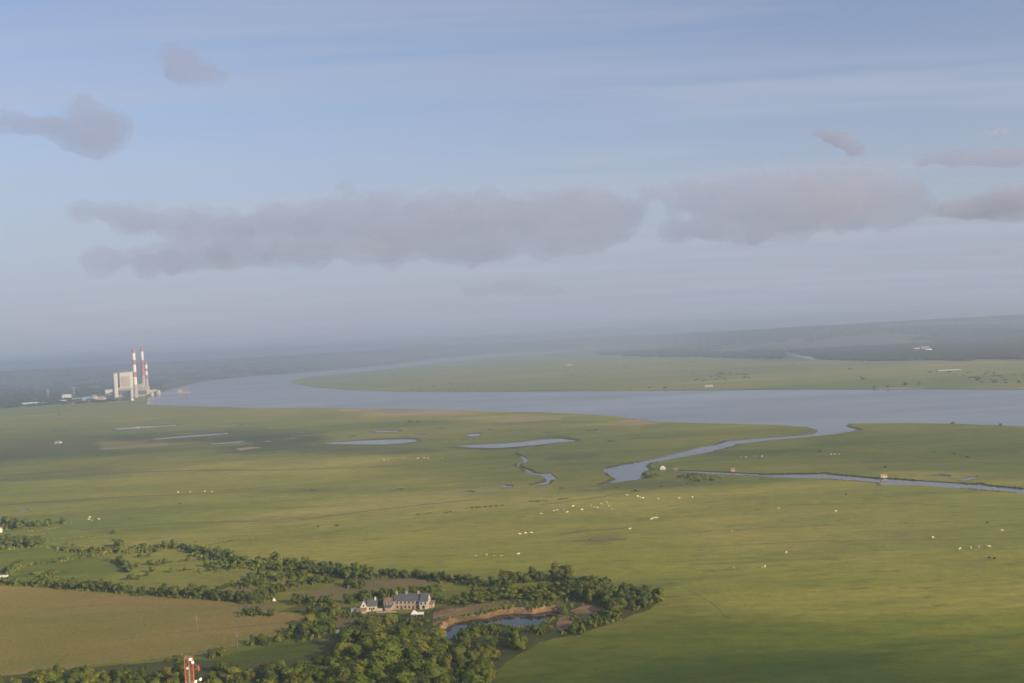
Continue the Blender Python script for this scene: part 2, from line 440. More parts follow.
pools_px = {
    'broad': [(450, 446), (470, 444.4), (500, 442.8), (520, 441.6), (545, 438.8), (562, 438), (574, 439.6), (579, 441), (560, 442), (540, 444.6), (515, 446.8), (495, 448), (470, 447.3)],
    'west': [(320, 442.6), (345, 441), (370, 439.6), (400, 438.6), (416, 438.8), (418, 441), (404, 443.2), (380, 444.6), (350, 444.2), (330, 443.8)],
    'small': [(368, 431.4), (390, 430), (402, 430.2), (398, 431.6), (378, 432.4)],
    'east': [(463, 436), (470, 433.8), (480, 433), (481, 435), (474, 436.6)],
    'strip': [(150, 438.6), (175, 436.4), (200, 434.2), (228, 432.6), (231, 433.6), (205, 435.8), (180, 437.6), (155, 439.6)],
    'strip2': [(112, 428.6), (140, 426.2), (176, 424.4), (178, 425.4), (145, 428), (118, 429.6)],
    'strip3': [(208, 443.2), (225, 442), (244, 440.6), (243, 442), (226, 443.6), (212, 444.2)],
    'marsh': [(957, 480.2), (964, 477.4), (978, 475.8), (976, 478), (966, 480.6)],
    'marsh2': [(926, 475.4), (940, 474.2), (951, 475), (950, 476.2), (936, 476)],
    'marsh3': [(497, 486.2), (505, 484.8), (513, 485), (512, 487), (502, 487.6)],
    'far': [(786, 352.6), (796, 353.4), (806, 355.6), (816, 358), (822, 360), (812, 359.8), (800, 357.4), (790, 354.6)],
    'mound': [(18, 511.6), (24, 510.2), (27, 508.6), (29, 509.4), (25, 511.8), (20, 512.6)],
}
_mr = random.Random(21)
def lens(x, y, w_, h_):
    n_ = 9; tilt = _mr.uniform(-.06, .02)
    up_ = [(x - w_ / 2 + w_ * i / n_, y + tilt * (w_ * i / n_ - w_ / 2) - h_ * math.sin(math.pi * i / n_) * _mr.uniform(.3, .7)) for i in range(n_)]
    dn_ = [(x + w_ / 2 - w_ * i / n_, y + tilt * (w_ / 2 - w_ * i / n_) + h_ * math.sin(math.pi * i / n_) * _mr.uniform(.3, .7)) for i in range(n_)]
    return up_ + dn_
for _i, (_x, _y, _w, _h) in enumerate([(421, 434, 14, 1.2), (300, 432, 16, 1.0), (268, 441, 14, 1.1), (440, 428, 12, .9), (236, 424, 18, .9), (546, 433, 12, 1.0), (592, 430, 14, .9), (130, 440, 12, 1.0), (352, 436, 12, .9), (60, 430, 16, .9),
                                        (610, 441, 10, .9), (488, 429.5, 10, .9), (470, 491, 12, 1.1), (560, 488, 10, 1.2), (398, 489, 14, 1.0), (312, 490, 14, 1.0)]):
    pools_px['scrape%d' % _i] = lens(_x, _y, _w, _h)
mud_px = [lens(_mr.uniform(80, 640), _mr.uniform(412, 466), _mr.uniform(12, 38), _mr.uniform(.7, 1.7)) for _ in range(26)] + [lens(_mr.uniform(240, 600), _mr.uniform(484, 500), _mr.uniform(8, 26), _mr.uniform(.7, 1.4)) for _ in range(10)]
# quarry pond: the outline of the water, and the rim of the pit round it
POND_Z = -2.3
pond_px = [(438.5, 638), (441.5, 632), (451, 625), (459, 622), (472.7, 620), (486.4, 618.4), (498, 615.5), (513.7, 613.5), (533, 614), (547, 611.6), (558.7, 611), (561, 616), (559.6, 620), (548, 623),
           (540, 628.5), (521.5, 631), (508, 629.5), (498, 627), (484.5, 629), (471, 631), (459, 636.5), (448, 642)]
pond_w = []
_pw = gpoly(pond_px, POND_Z)
for _i, _a in enumerate(_pw):
    _b = _pw[(_i + 1) % len(_pw)]
    _n = max(1, int((_b - _a).length / 1.8))
    for _j in range(_n):
        _q = _a.lerp(_b, _j / _n)
        pond_w.append(_q + Vector((noise.noise(_q * .35) * .8, noise.noise(_q * .35 + Vector((9, 4, 0))) * .8, 0)))
pc = sum(pond_w, Vector()) / len(pond_w)
def offset_poly(poly, d):
    n = len(poly); out = []
    area = sum(poly[i].x * poly[(i + 1) % n].y - poly[(i + 1) % n].x * poly[i].y for i in range(n))
    s = 1 if area > 0 else -1
    for i in range(n):
        a, b, c = poly[i - 1], poly[i], poly[(i + 1) % n]
        t = ((b - a).normalized() + (c - b).normalized())
        nn = Vector((t.y, -t.x, 0)).normalized() * s
        out.append(b + nn * (d + min(0.9, d * .4) * noise.noise(b * 0.12)))
    return out
pond_rim = [Vector((p.x, p.y, 0)) for p in offset_poly(pond_w, 2.6)]

fields = [  # (material, pixel outline); later ones win
    ('farland', [(-400, 402), (-60, 404), (60, 400), (130, 397), (160, 391), (200, 382), (300, 373), (430, 361), (590, 347.5), (700, 341), (1500, 331), (1500, 290), (-400, 391)]),
    ('farland', [(592, 349), (575, 352), (700, 357), (780, 361.5), (840, 359.6), (900, 361.4), (960, 359.8), (1024, 360.6), (1500, 358), (1500, 300), (592, 346)]),
    ('sand', [(336, 409.5), (350, 408.8), (400, 409.3), (440, 410.2), (466, 411.5), (462, 414), (440, 415.8), (410, 414.6), (392, 415.6), (380, 412), (345, 411.4)]),
    ('sand', [(494, 420.5), (520, 419), (560, 417.6), (562, 419.4), (530, 421.6), (500, 422.6)]),
    ('sand', [(610, 422.6), (630, 419.4), (645, 421), (660, 423), (640, 424.8), (614, 425)]),
    ('sand', [(96, 448.5), (120, 445.6), (150, 443.6), (168, 442.6), (164, 445), (130, 447.4), (104, 449.8)]),
    ('sand', [(232, 449), (250, 447), (262, 447.6), (240, 450.4)]),
    ('sand', [(872, 388.2), (900, 387.6), (925, 387.9), (924, 388.9), (880, 389)]),
    ('sand', [(800, 368), (840, 366.4), (866, 366), (862, 367.2), (820, 369)]),
    ('brown', [(-300, 574), (0, 586), (60, 589), (100, 593), (150, 595), (200, 600), (255, 604), (282, 611), (312, 618), (322, 624), (296, 632), (262, 640), (236, 648), (190, 657), (100, 664), (60, 670), (0, 676), (-300, 712)]),
    ('tan', [(283, 597.5), (315, 590), (345, 584), (372, 579), (405, 577), (444, 580), (446, 585), (420, 587), (395, 589), (370, 594), (345, 597), (318, 600), (296, 600)]),
    ('tan', [(236, 605), (255, 603.5), (275, 602.5), (272, 608), (262, 612), (240, 612)]),
    ('tan', [(222, 596), (240, 589), (262, 587.5), (258, 593), (240, 597)]),
    ('tan', [(318, 622), (340, 615), (382, 609), (383, 613), (350, 622), (330, 627)]),
    ('green', [(276, 612), (300, 605), (340, 606), (346, 609), (310, 613)]),
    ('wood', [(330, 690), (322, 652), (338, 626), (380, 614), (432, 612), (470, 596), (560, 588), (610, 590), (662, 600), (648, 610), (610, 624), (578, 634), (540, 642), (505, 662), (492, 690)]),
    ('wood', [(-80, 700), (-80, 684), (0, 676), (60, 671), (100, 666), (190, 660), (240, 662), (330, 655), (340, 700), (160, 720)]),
    ('earth', [(433, 621), (434, 613), (441, 609.5), (452, 609), (455, 614), (453, 621), (446, 627), (438, 634), (433, 634)]),
    ('earth', [(486, 614.5), (513, 608.6), (540, 607.4), (562, 604.6), (563, 609), (562, 612), (545, 613), (520, 614.5), (494, 619)]),
    ('earth', [(571, 611), (583, 607.4), (600, 607), (602, 611), (590, 614.2), (576, 614)]),
    ('earth', [(560, 617), (568, 614), (570, 621), (596, 621.4), (598, 624), (580, 627), (561, 631.5), (556, 626)]),
    ('tan', [(455, 617), (480, 612), (512, 606), (508, 602), (470, 606), (456, 612)]),
    ('sand', [(312, 640.5), (326, 638.6), (330, 640), (318, 642.4)]),
    ('sand', [(327, 663.2), (344, 661), (352, 662.4), (332, 665.4)]),
    ('tan', [(306, 634), (330, 624), (352, 620), (356, 624), (330, 633), (312, 637)]),
]

zones = {   # soft-edged vegetation, reeds partly painting in cloud shadow: (pixel outline, fade in pixels, strength)
    'lush': [([(470, 695), (520, 656), (575, 638), (640, 626), (760, 622), (900, 619), (1030, 616), (1300, 610), (1300, 900), (400, 900)], 16, 1.0),
             ([(-200, 560), (0, 550), (60, 545), (75, 552), (110, 557), (120, 572), (90, 582), (60, 586), (0, 582), (-200, 578)], 6, 0.8),
             ([(205, 660), (260, 648), (310, 640), (330, 640), (320, 665), (240, 676)], 4, 0.8), ([(420, 640), (560, 628), (600, 600), (450, 600)], 6, .7),
             ([(780, 428), (1100, 430), (1100, 470), (900, 466), (800, 456)], 10, 0.5), ([(620, 430), (700, 428), (800, 432), (720, 438), (640, 446)], 6, .4)],
    'reed': [([(-300, 470), (-60, 452), (0, 445), (60, 438), (140, 434), (240, 430), (318, 434), (330, 442), (300, 449), (240, 453), (200, 449), (150, 453), (80, 452), (40, 458), (0, 462), (-300, 480)], 8, .8),  # left marsh band: reeds, with cloud shadow painted into the darker colour
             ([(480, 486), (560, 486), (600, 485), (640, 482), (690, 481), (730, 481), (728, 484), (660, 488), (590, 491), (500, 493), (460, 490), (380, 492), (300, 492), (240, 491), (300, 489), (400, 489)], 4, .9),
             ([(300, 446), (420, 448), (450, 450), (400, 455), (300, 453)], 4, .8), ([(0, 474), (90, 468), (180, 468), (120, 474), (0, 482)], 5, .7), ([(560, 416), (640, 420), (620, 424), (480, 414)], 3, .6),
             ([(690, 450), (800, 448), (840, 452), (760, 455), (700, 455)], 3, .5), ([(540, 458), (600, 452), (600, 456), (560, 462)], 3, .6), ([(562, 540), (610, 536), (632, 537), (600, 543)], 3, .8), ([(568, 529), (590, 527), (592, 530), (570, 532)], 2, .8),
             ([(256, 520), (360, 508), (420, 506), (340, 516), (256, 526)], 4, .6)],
    'dry': [([(330, 408), (470, 410), (640, 418), (640, 428), (500, 424), (380, 418)], 5, .8), ([(360, 480), (560, 470), (600, 500), (480, 540), (300, 545), (240, 520)], 30, .55),
            ([(640, 500), (900, 500), (1000, 530), (900, 560), (700, 560)], 24, .5), ([(860, 470), (1100, 476), (1100, 488), (980, 482)], 4, .9), ([(90, 440), (250, 444), (200, 450), (110, 451)], 4, .8), ([(400, 475), (500, 474), (480, 484), (420, 484)], 6, .7)],
}
ditches = [([(688, 590), (705, 598), (718, 608), (727, 618), (731, 630)], .9), ([(560, 534), (585, 531), (628, 528)], 1.2), ([(572, 541.5), (600, 540.5), (626, 539)], 1.0), ([(300, 520), (360, 512), (420, 505), (480, 499)], .8),
           ([(640, 535), (760, 528), (900, 523), (1024, 520)], .5), ([(0, 505), (120, 497), (240, 492)], .8), ([(80, 530), (180, 523), (260, 521)], .8), ([(700, 547), (820, 541), (1024, 538)], .5),
           ([(800, 450), (840, 452), (866, 453)], .7), ([(720, 446), (780, 447), (822, 452)], .7), ([(690, 565), (760, 561), (840, 558)], .6), ([(540, 505), (600, 497), (660, 488)], .7), ([(860, 462), (960, 462), (1024, 464)], .6),
           ([(0, 480), (80, 474), (170, 471), (260, 470)], .7), ([(200, 470), (300, 470), (400, 466)], .6), ([(780, 505), (900, 503), (1024, 509)], .5), ([(250, 645), (200, 652), (150, 660)], .6)]
for _v in mud_px: fields.append(('mud', _v))
for _k, _v in pools_px.items():    # muddy margins round the pools
    if _k in ('far', 'mound'): continue
    _cx = sum(p[0] for p in _v) / len(_v); _cy = sum(p[1] for p in _v) / len(_v)
    fields.append(('reed', [(_cx + (x - _cx) * 1.10, _cy + (y - _cy) * 1.45 + .25) for x, y in _v]))
for pts_, hw in (([(430, 560), (470, 545), (520, 530), (560, 519), (600, 512)], .35), ([(700, 575), (760, 560), (830, 545), (900, 537), (960, 533)], .35), ([(663, 473), (690, 487), (720, 500), (740, 515)], .35),
                 ([(120, 640), (160, 634), (230, 628), (290, 622)], .4), ([(40, 610), (110, 604), (200, 607)], .4)):   # cattle tracks
    fields.append(('tan', [(x, y - hw) for x, y in pts_] + [(x, y + hw) for x, y in reversed(pts_)]))
for pts_, hw in ditches:   # thin strips of taller grass along old ditches
    top_ = [(x, y - hw * .5) for x, y in pts_]; bot_ = [(x, y + hw * .5) for x, y in reversed(pts_)]
    fields.append(('reed', top_ + bot_))

bumps = [  # local rises: pixel, height, radius
    (446, 612, 3.0, 8), (438, 622, 1.2, 6), (586, 609, 1.2, 7), (566, 625, .8, 7), (520, 604, .8, 11), (548, 602, 0.8, 9),
    (480, 598, 1.2, 22), (560, 595, 1.4, 22), (610, 600, 1.0, 20)]
bump_w = [(G(x, y), h, r) for x, y, h, r in bumps]

def ground_z(x, y):
    z = 0.0
    r = math.hypot(x, y)
    for c, h, rad in bump_w:
        d2 = ((x - c.x) ** 2 + (y - c.y) ** 2) / (rad * rad)
        if d2 < 9: z += h * math.exp(-d2)
    if r > 5500 and y > 0:
        q = W / 2 + F * x / y                                   # which way one looks, as a column of the picture
        def sm(e0, e1, v):
            k_ = max(0.0, min(1.0, (v - e0) / (e1 - e0))); return k_ * k_ * (3 - 2 * k_)
        crest = 12200 + (14400 - 12200) * sm(300, 430, q) + (10600 - 14400) * sm(620, 760, q)
        top = 100 + 12 * sm(330, 450, q) + 4 * noise.noise(Vector((x / 3800.0, y / 3800.0, 3.1))) + 4 * noise.noise(Vector((x / 900.0, y / 900.0, 8)))
        run = 4600 - 3100 * sm(300, 430, q) + 2800 * sm(620, 760, q)
        w = sm(crest - run, crest, r)
        z += w * top * (1 - 0.25 * sm(crest, crest * 2.2, r))
    elif r > 9500:
        z += 40 * min(1.0, (r - 9500) / 6000.0)
    return z

def densify(poly, maxpx):
    out = []
    n = len(poly)
    for i in range(n):
        a, b = poly[i], poly[(i + 1) % n]
        out.append(a)
        step = maxpx * max(mpp(a), 0.25)
        k = int((b - a).length / step)
        for j in range(1, min(k, 60) + 1):
            out.append(a.lerp(b, j / (k + 1)))
    return out

def ragged(poly, amp_px, keep_far=True):
    """uneven edge, as a real shoreline has"""
    out = []
    for p in densify(poly, 5):
        s = amp_px * mpp(p)
        q = p / (9.0 * mpp(p))
        out.append(p + Vector((noise.noise(q + Vector((7, 1, 0))) * s * 2.4, noise.noise(q) * s * 2.0 * (mpp(p) * 1.0 + 1), 0)))
    return out

V2, E2 = [], []
def add_loop(poly):
    k = len(V2); n = len(poly)
    V2.extend((p.x, p.y) for p in poly)
    E2.extend((k + i, k + (i + 1) % n) for i in range(n))

water_polys = []
water_polys.append(('river', ragged(gpoly(river_px), 0.20)))
water_polys.append(('channel', ragged(gpoly(channel_px), 0.25)))
water_polys.append(('meander', ragged(gpoly(meander_px), 0.3)))
for k, v in pools_px.items():
    water_polys.append(('pool_' + k, ragged(gpoly(v), 0.25)))
water_polys.append(('pondpit', pond_rim))
field_polys = [(mt, ragged(gpoly(pp), {'farland': 0.0, 'reed': 0.35, 'sand': 1.3, 'mud': 0.6, 'earth': 1.5, 'wood': 2.0}.get(mt, 0.8))) for mt, pp in fields]
for nm, p in water_polys: add_loop(p)
for nm, p in field_polys: add_loop(p)
# open points: rings about the camera's foot, fine ahead and coarse behind
rr = 230.0
k = 0
while rr < 60000:
    near = rr < 900
    step = 0.55 if rr < 9000 else 0.7
    for i in range(int(84 / step) + 1):
        a = R(-42 + step * (i + 0.5 * (k % 2)) + random.uniform(-.12, .12))
        q = rr * (1 + random.uniform(-.004, .004))
        V2.append((q * math.sin(a), q * math.cos(a)))
    if k % 5 == 0:
        for i in range(46):
            a = R(46 + 6 * i)
            V2.append((rr * math.sin(a), rr * math.cos(a)))
    rr *= 1.03
    k += 1
for r0 in (40, 110, 180):
    for i in range(24):
        a = R(15 * i); V2.append((r0 * math.sin(a), r0 * math.cos(a)))
# finer points about the quarry
c0 = G(515, 612)
for ix in range(-30, 31):
    for iy in range(-22, 23):
        V2.append((c0.x + ix * 2.6 + random.uniform(-.5, .5), c0.y + iy * 2.8 + random.uniform(-.5, .5)))

vs, es, fs, _, _, _ = delaunay_2d_cdt([Vector(v) for v in V2], E2, [], 0, 1e-4)
vs = np.array([(v.x, v.y) for v in vs])
fs = np.array([tuple(f) for f in fs if len(f) == 3])
cen = vs[fs].mean(axis=1)

def inside(poly, pts):
    px = np.array([p.x for p in poly]); py = np.array([p.y for p in poly])
    lo = (pts[:, 0] >= px.min()) & (pts[:, 0] <= px.max()) & (pts[:, 1] >= py.min()) & (pts[:, 1] <= py.max())
    idx = np.nonzero(lo)[0]
    res = np.zeros(len(pts), bool)
    if len(idx) == 0: return res
    q = pts[idx]
    c = np.zeros(len(idx), bool)
    n = len(px)
    for i in range(n):
        j = i - 1
        cond = (py[i] > q[:, 1]) != (py[j] > q[:, 1])
        dyv = py[j] - py[i]
        if dyv == 0: continue
        xx = (px[j] - px[i]) * (q[:, 1] - py[i]) / dyv + px[i]
        c ^= cond & (q[:, 0] < xx)
    res[idx] = c
    return res

LAND = ['meadow', 'mud', 'farland', 'sand', 'reed', 'green', 'brown', 'tan', 'wood', 'earth']
matidx = np.zeros(len(fs), int)
for mt, p in field_polys:
    matidx[inside(p, cen)] = LAND.index(mt)
wat = np.full(len(fs), -1)
for i, (nm, p) in enumerate(water_polys):
    wat[inside(p, cen)] = i
Z = np.array([ground_z(x, y) for x, y in vs])
# shores stay level
wv = np.unique(fs[wat >= 0])
pitv = set(np.unique(fs[wat == len(water_polys) - 1]).tolist())
for i in wv:
    if i not in pitv: Z[i] = min(Z[i], 0.0)

verts3 = [(x, y, z) for (x, y), z in zip(vs.tolist(), Z.tolist())]
gfaces = [tuple(t) for t in fs[wat < 0].tolist()]
gmat = matidx[wat < 0].tolist()
# orientation up
def up_tri(t):
    a, b, c = (verts3[i] for i in t)
    return t if (b[0] - a[0]) * (c[1] - a[1]) - (b[1] - a[1]) * (c[0] - a[0]) > 0 else (t[0], t[2], t[1])
gfaces = [up_tri(t) for t in gfaces]
# banks: every edge between land and water drops to below the water line
BANK_IDX = len(LAND)
edge_owner = {}
for t in fs[(wat >= 0) & (wat < len(water_polys) - 1)].tolist():
    for a, b in ((0, 1), (1, 2), (2, 0)):
        edge_owner.setdefault((min(t[a], t[b]), max(t[a], t[b])), 0)
low = {}
for t in list(gfaces):
    for a, b in ((0, 1), (1, 2), (2, 0)):
        e = (min(t[a], t[b]), max(t[a], t[b]))
        if e in edge_owner:
            for i in e:
                if i not in low:
                    low[i] = len(verts3); v = verts3[i]; verts3.append((v[0], v[1], v[2] - 2.0))
            gfaces.append((t[b], t[a], low[t[a]], low[t[b]])); gmat.append(BANK_IDX)
# the cut banks of the pit, stepped down to the water line
rimn = len(pond_rim)
rz = [ground_z(p.x, p.y) for p in pond_rim]
def lerp3(a, b, t): return a + (b - a) * t
rows = []
for s in (0.0, 0.34, 0.62, 1.08):
    row = []
    for i in range(rimn):
        a = Vector((pond_rim[i].x, pond_rim[i].y, rz[i])); b = pond_w[i]
        hz = {0.0: 0.0, 0.34: 0.50, 0.62: 0.86, 1.08: 1.06}[s]
        p = lerp3(a, b, s); p.z = a.z + (b.z - a.z) * hz
        if 0 < s < 1: p += Vector((noise.noise(p * .7) * .5, noise.noise(p * .7 + Vector((3, 8, 1))) * .5, noise.noise(p * .9 + Vector((1, 5, 2))) * .45))
        row.append(len(verts3)); verts3.append(tuple(p))
    rows.append(row)
for r0, r1 in zip(rows, rows[1:]):
    for i in range(rimn):
        j = (i + 1) % rimn
        q = (r0[i], r0[j], r1[j], r1[i])
        a, b, c = (Vector(verts3[x]) for x in q[:3])
        if (b - a).cross(c - a).z < 0: q = tuple(reversed(q))
        gfaces.append(q); gmat.append(LAND.index('earth'))
me = bpy.data.meshes.new('ground')
me.from_pydata(verts3, [], gfaces)
for mt in LAND: me.materials.append(M[mt])
M['bank'] = plain('muddy_bank', (0.10, 0.085, 0.05), 0.9, 0.3, 0.05)
me.materials.append(M['bank'])
me.polygons.foreach_set('material_index', gmat)
V3 = np.array(verts3) - np.array([0, 0, CAM_Z])
zc = V3 @ np.array(fwd); front = zc > 60
zs = np.where(front, zc, 1.0)
PX = W / 2 + F * (V3 @ np.array(rgt)) / zs; PY = H / 2 - F * (V3 @ np.array(upv)) / zs
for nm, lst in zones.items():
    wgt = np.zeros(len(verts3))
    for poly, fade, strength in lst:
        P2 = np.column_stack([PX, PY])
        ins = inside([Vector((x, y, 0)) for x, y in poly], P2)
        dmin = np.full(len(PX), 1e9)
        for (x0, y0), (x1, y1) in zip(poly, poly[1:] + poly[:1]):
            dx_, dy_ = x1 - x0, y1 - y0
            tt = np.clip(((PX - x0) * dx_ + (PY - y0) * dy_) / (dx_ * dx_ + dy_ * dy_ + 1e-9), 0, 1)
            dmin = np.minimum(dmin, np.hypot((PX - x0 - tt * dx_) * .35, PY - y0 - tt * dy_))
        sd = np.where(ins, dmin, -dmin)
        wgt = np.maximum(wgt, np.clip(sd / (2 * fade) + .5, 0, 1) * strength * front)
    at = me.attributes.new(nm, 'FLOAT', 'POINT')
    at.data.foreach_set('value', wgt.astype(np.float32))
me.update()
ground = tag(link('ground', me), 'flat green marsh meadows and fields reaching to the horizon', None, None, 'structure')

names = {'river': ('river', 'wide grey-blue river with a tidal creek branching off'), 'channel': ('channel', 'narrow straight water channel on the right of the meadow'),
         'meander': ('meander_creek', 'short winding creek in the middle of the meadow')}
for i, (nm, p) in enumerate(water_polys[:-1]):
    sel = fs[wat == i]
    if len(sel) == 0: continue
    ids = np.unique(sel); mp_ = {int(a): b for b, a in enumerate(ids)}
    wvts = [(vs[a][0], vs[a][1], -0.55) for a in ids]
    wf = [up_tri(tuple(t)) for t in sel.tolist()]
    wf = [tuple(mp_[a] for a in t) for t in wf]
    me = bpy.data.meshes.new('water')
    me.from_pydata(wvts, [], wf)
    me.update()
    nme, lab = names.get(nm, ('marsh_pool', 'shallow pool of water lying in the marsh meadow'))
    o = link(nme, me, M['river'] if nm == 'river' else M['creek'])
    tag(o, lab, None, None, 'structure')
me = bpy.data.meshes.new('pond')
big = offset_poly(pond_w, 0.8)
me.from_pydata([(p.x, p.y, POND_Z) for p in big], [], [tuple(range(len(big)))])
me.update()
if me.polygons[0].normal.z < 0: me.flip_normals()
tag(link('pond', me, M['pond']), 'dark quarry pond with orange earth banks among trees', None, None, 'structure')

# ------------------------------------------------------------------ trees
def crown_mesh(seed, nleaf, lobes, leaf, squash=1.0, low=0.18):
    """a crown about 1 high and 1 wide (unit tree: foot at 0, top at 1) of leaf-sized faces gathered in uneven lobes"""
    rnd = random.Random(seed)
    L = []
    for i in range(lobes):
        t = i / max(1, lobes - 1)
        a = rnd.uniform(0, 2 * math.pi); z = low + 0.12 + (0.86 - low - 0.10) * ((i * 0.618) % 1.0)
        spread = 0.30 * math.sin(math.pi * min(1, max(0, (z - low) / (1.02 - low)))) ** 0.6
        r = rnd.uniform(0.15, 0.27)
        L.append((Vector((math.cos(a) * spread * rnd.uniform(.5, 1.15), math.sin(a) * spread * rnd.uniform(.5, 1.15), z)), r))
    vs, fs = [], []
    for k in range(nleaf):
        c, r = L[rnd.randrange(lobes)]
        d = Vector((rnd.gauss(0, 1), rnd.gauss(0, 1), rnd.gauss(0, 1))).normalized()
        rad = r * (rnd.random() ** 0.35) * rnd.uniform(0.85, 1.12)
        p = c + Vector((d.x * rad, d.y * rad, d.z * rad * 0.82 * squash))
        if p.z < low * 0.6: p.z = low * 0.6 + rnd.random() * 0.05
        out = Vector((p.x, p.y, (p.z - 0.5) * 1.1)); out = out.normalized() if out.length > 1e-4 else d
        nrm = (d * 0.7 + out * 0.8 + Vector((rnd.gauss(0, .33), rnd.gauss(0, .33), rnd.gauss(0, .33) + 0.25))).normalized()
        u = nrm.orthogonal().normalized(); w = nrm.cross(u)
        ang = rnd.uniform(0, 2 * math.pi)
        u, w = u * math.cos(ang) + w * math.sin(ang), w * math.cos(ang) - u * math.sin(ang)
        s = leaf * rnd.uniform(0.6, 1.3)
        i0 = len(vs)
        vs += [p - u * s, p + w * s * 0.62, p + u * s * 0.95, p - w * s * 0.62]
        fs.append((i0, i0 + 1, i0 + 2, i0 + 3))
    return vs, fs

def trunk_mesh(seed, low=0.18):
    rnd = random.Random(seed + 999)
    mb = MB()
    mb.tube((0, 0, -0.03), (0, 0, low + 0.14), 0.032, 0.022, 7)
    mb.tube((0, 0, low + 0.14), (rnd.uniform(-.05, .05), rnd.uniform(-.05, .05), 0.72), 0.022, 0.006, 6)
    for i in range(6):
        a = i * 1.05 + rnd.uniform(-.3, .3)
        z = low + rnd.uniform(0.02, 0.25)
        mb.tube((0, 0, z), (math.cos(a) * 0.27, math.sin(a) * 0.27, z + rnd.uniform(.14, .30)), 0.013, 0.004, 5)
    return mb.v, mb.f

def to_mesh(name, vf, mat):
    me = bpy.data.meshes.new(name)
    me.from_pydata([tuple(v) for v in vf[0]], [], vf[1])
    me.materials.append(mat)
    me.update()
    return me

NV = 9
crown_v = [crown_mesh(100 + i, (1500, 1150, 1700)[i % 3], (5, 8, 11, 14)[i % 4], 0.060, (1.0, 1.15, .85)[i % 3], (.10, .18, .26)[i % 3]) for i in range(NV)]
trunk_v = [trunk_mesh(100 + i) for i in range(NV)]
bush_v = [crown_mesh(300 + i, 750, 7, 0.085, 0.9, 0.02) for i in range(6)]
crown_me = {'leaf': [to_mesh('crown', v, M['leaf']) for v in crown_v], 'leaf_dark': [to_mesh('crown', v, M['leaf_dark']) for v in crown_v]}
trunk_me = [to_mesh('trunk', v, M['bark']) for v in trunk_v]
bush_me = {'leaf': [to_mesh('bush', v, M['leaf']) for v in bush_v], 'leaf_dark': [to_mesh('bush', v, M['leaf_dark']) for v in bush_v]}
lite_crown = [crown_mesh(500 + i, 420, 8, 0.11) for i in range(5)]
lite_bush = [crown_mesh(600 + i, 260, 6, 0.13, 0.9, 0.02) for i in range(4)]

plants = []      # dicts: p, h, w, kind, leaf, zone
keep_clear = []  # discs where no tree may stand
def clear(px, py, r): keep_clear.append((G(px, py), r))
clear(405, 608, 17); clear(414, 610, 10); clear(394, 611, 10); clear(366, 611, 9); clear(358, 613, 5); clear(340, 637, 6); clear(417, 618, 8); clear(405, 616, 7); clear(275, 602, 3)
clear(446, 614, 7); clear(441, 622, 5); clear(587, 611, 7); clear(566, 624, 6)
clear(663, 469, 6); clear(677, 471, 4); clear(190, 700, 3)
pond_np = [Vector((p.x, p.y, 0)) for p in offset_poly(pond_w, 1.2)]
def ok(p):
    if any((p.x - c.x) ** 2 + (p.y - c.y) ** 2 < r * r for c, r in keep_clear): return False
    return not inside(pond_np, np.array([[p.x, p.y]]))[0]

def put(p, h, zone, kind='tree', leaf='leaf', wide=1.0):
    if not ok(p): return
    plants.append(dict(p=Vector((p.x, p.y, ground_z(p.x, p.y))), h=h, w=wide, kind=kind, leaf=leaf, zone=zone))

def row(pts, zone, spacing, h, jitter=1.0, kind='tree', leaf='leaf_dark', gap=0.0, wide=1.0, mixbush=0.0):
    P = [G(x, y) for x, y in pts]
    for a, b in zip(P, P[1:]):
        n = max(1, int((b - a).length / spacing))
        for i in range(n):
            if random.random() < gap: continue
            p = a.lerp(b, (i + random.uniform(.1, .9)) / n) + Vector((random.gauss(0, jitter), random.gauss(0, jitter), 0))
            kd = 'bush' if random.random() < mixbush else kind
            hh = random.uniform(*h) * (0.5 if kd != kind else 1)
            put(p, hh, zone, kd, leaf if random.random() < .75 else 'leaf', wide * random.uniform(.85, 1.25))

def patch(pts, zone, area, h, kind='tree', leaf='leaf', wide=1.0, dark=0.3):
    P = gpoly(pts)
    xs = [p.x for p in P]; ys = [p.y for p in P]
    w_, d_ = max(xs) - min(xs), max(ys) - min(ys)
    n = int(w_ * d_ / area)
    q = np.column_stack([rng.uniform(min(xs), max(xs), n), rng.uniform(min(ys), max(ys), n)])
    sel = q[inside(P, q)]
    done = []
    rmin = math.sqrt(area) * 0.62
    for x, y in sel:
        if any((x - a) ** 2 + (y - b) ** 2 < rmin * rmin for a, b in done): continue
        done.append((x, y))
        put(Vector((x, y, 0)), random.uniform(*h), zone, kind, 'leaf_dark' if random.random() < dark else leaf, wide * random.uniform(.85, 1.2))

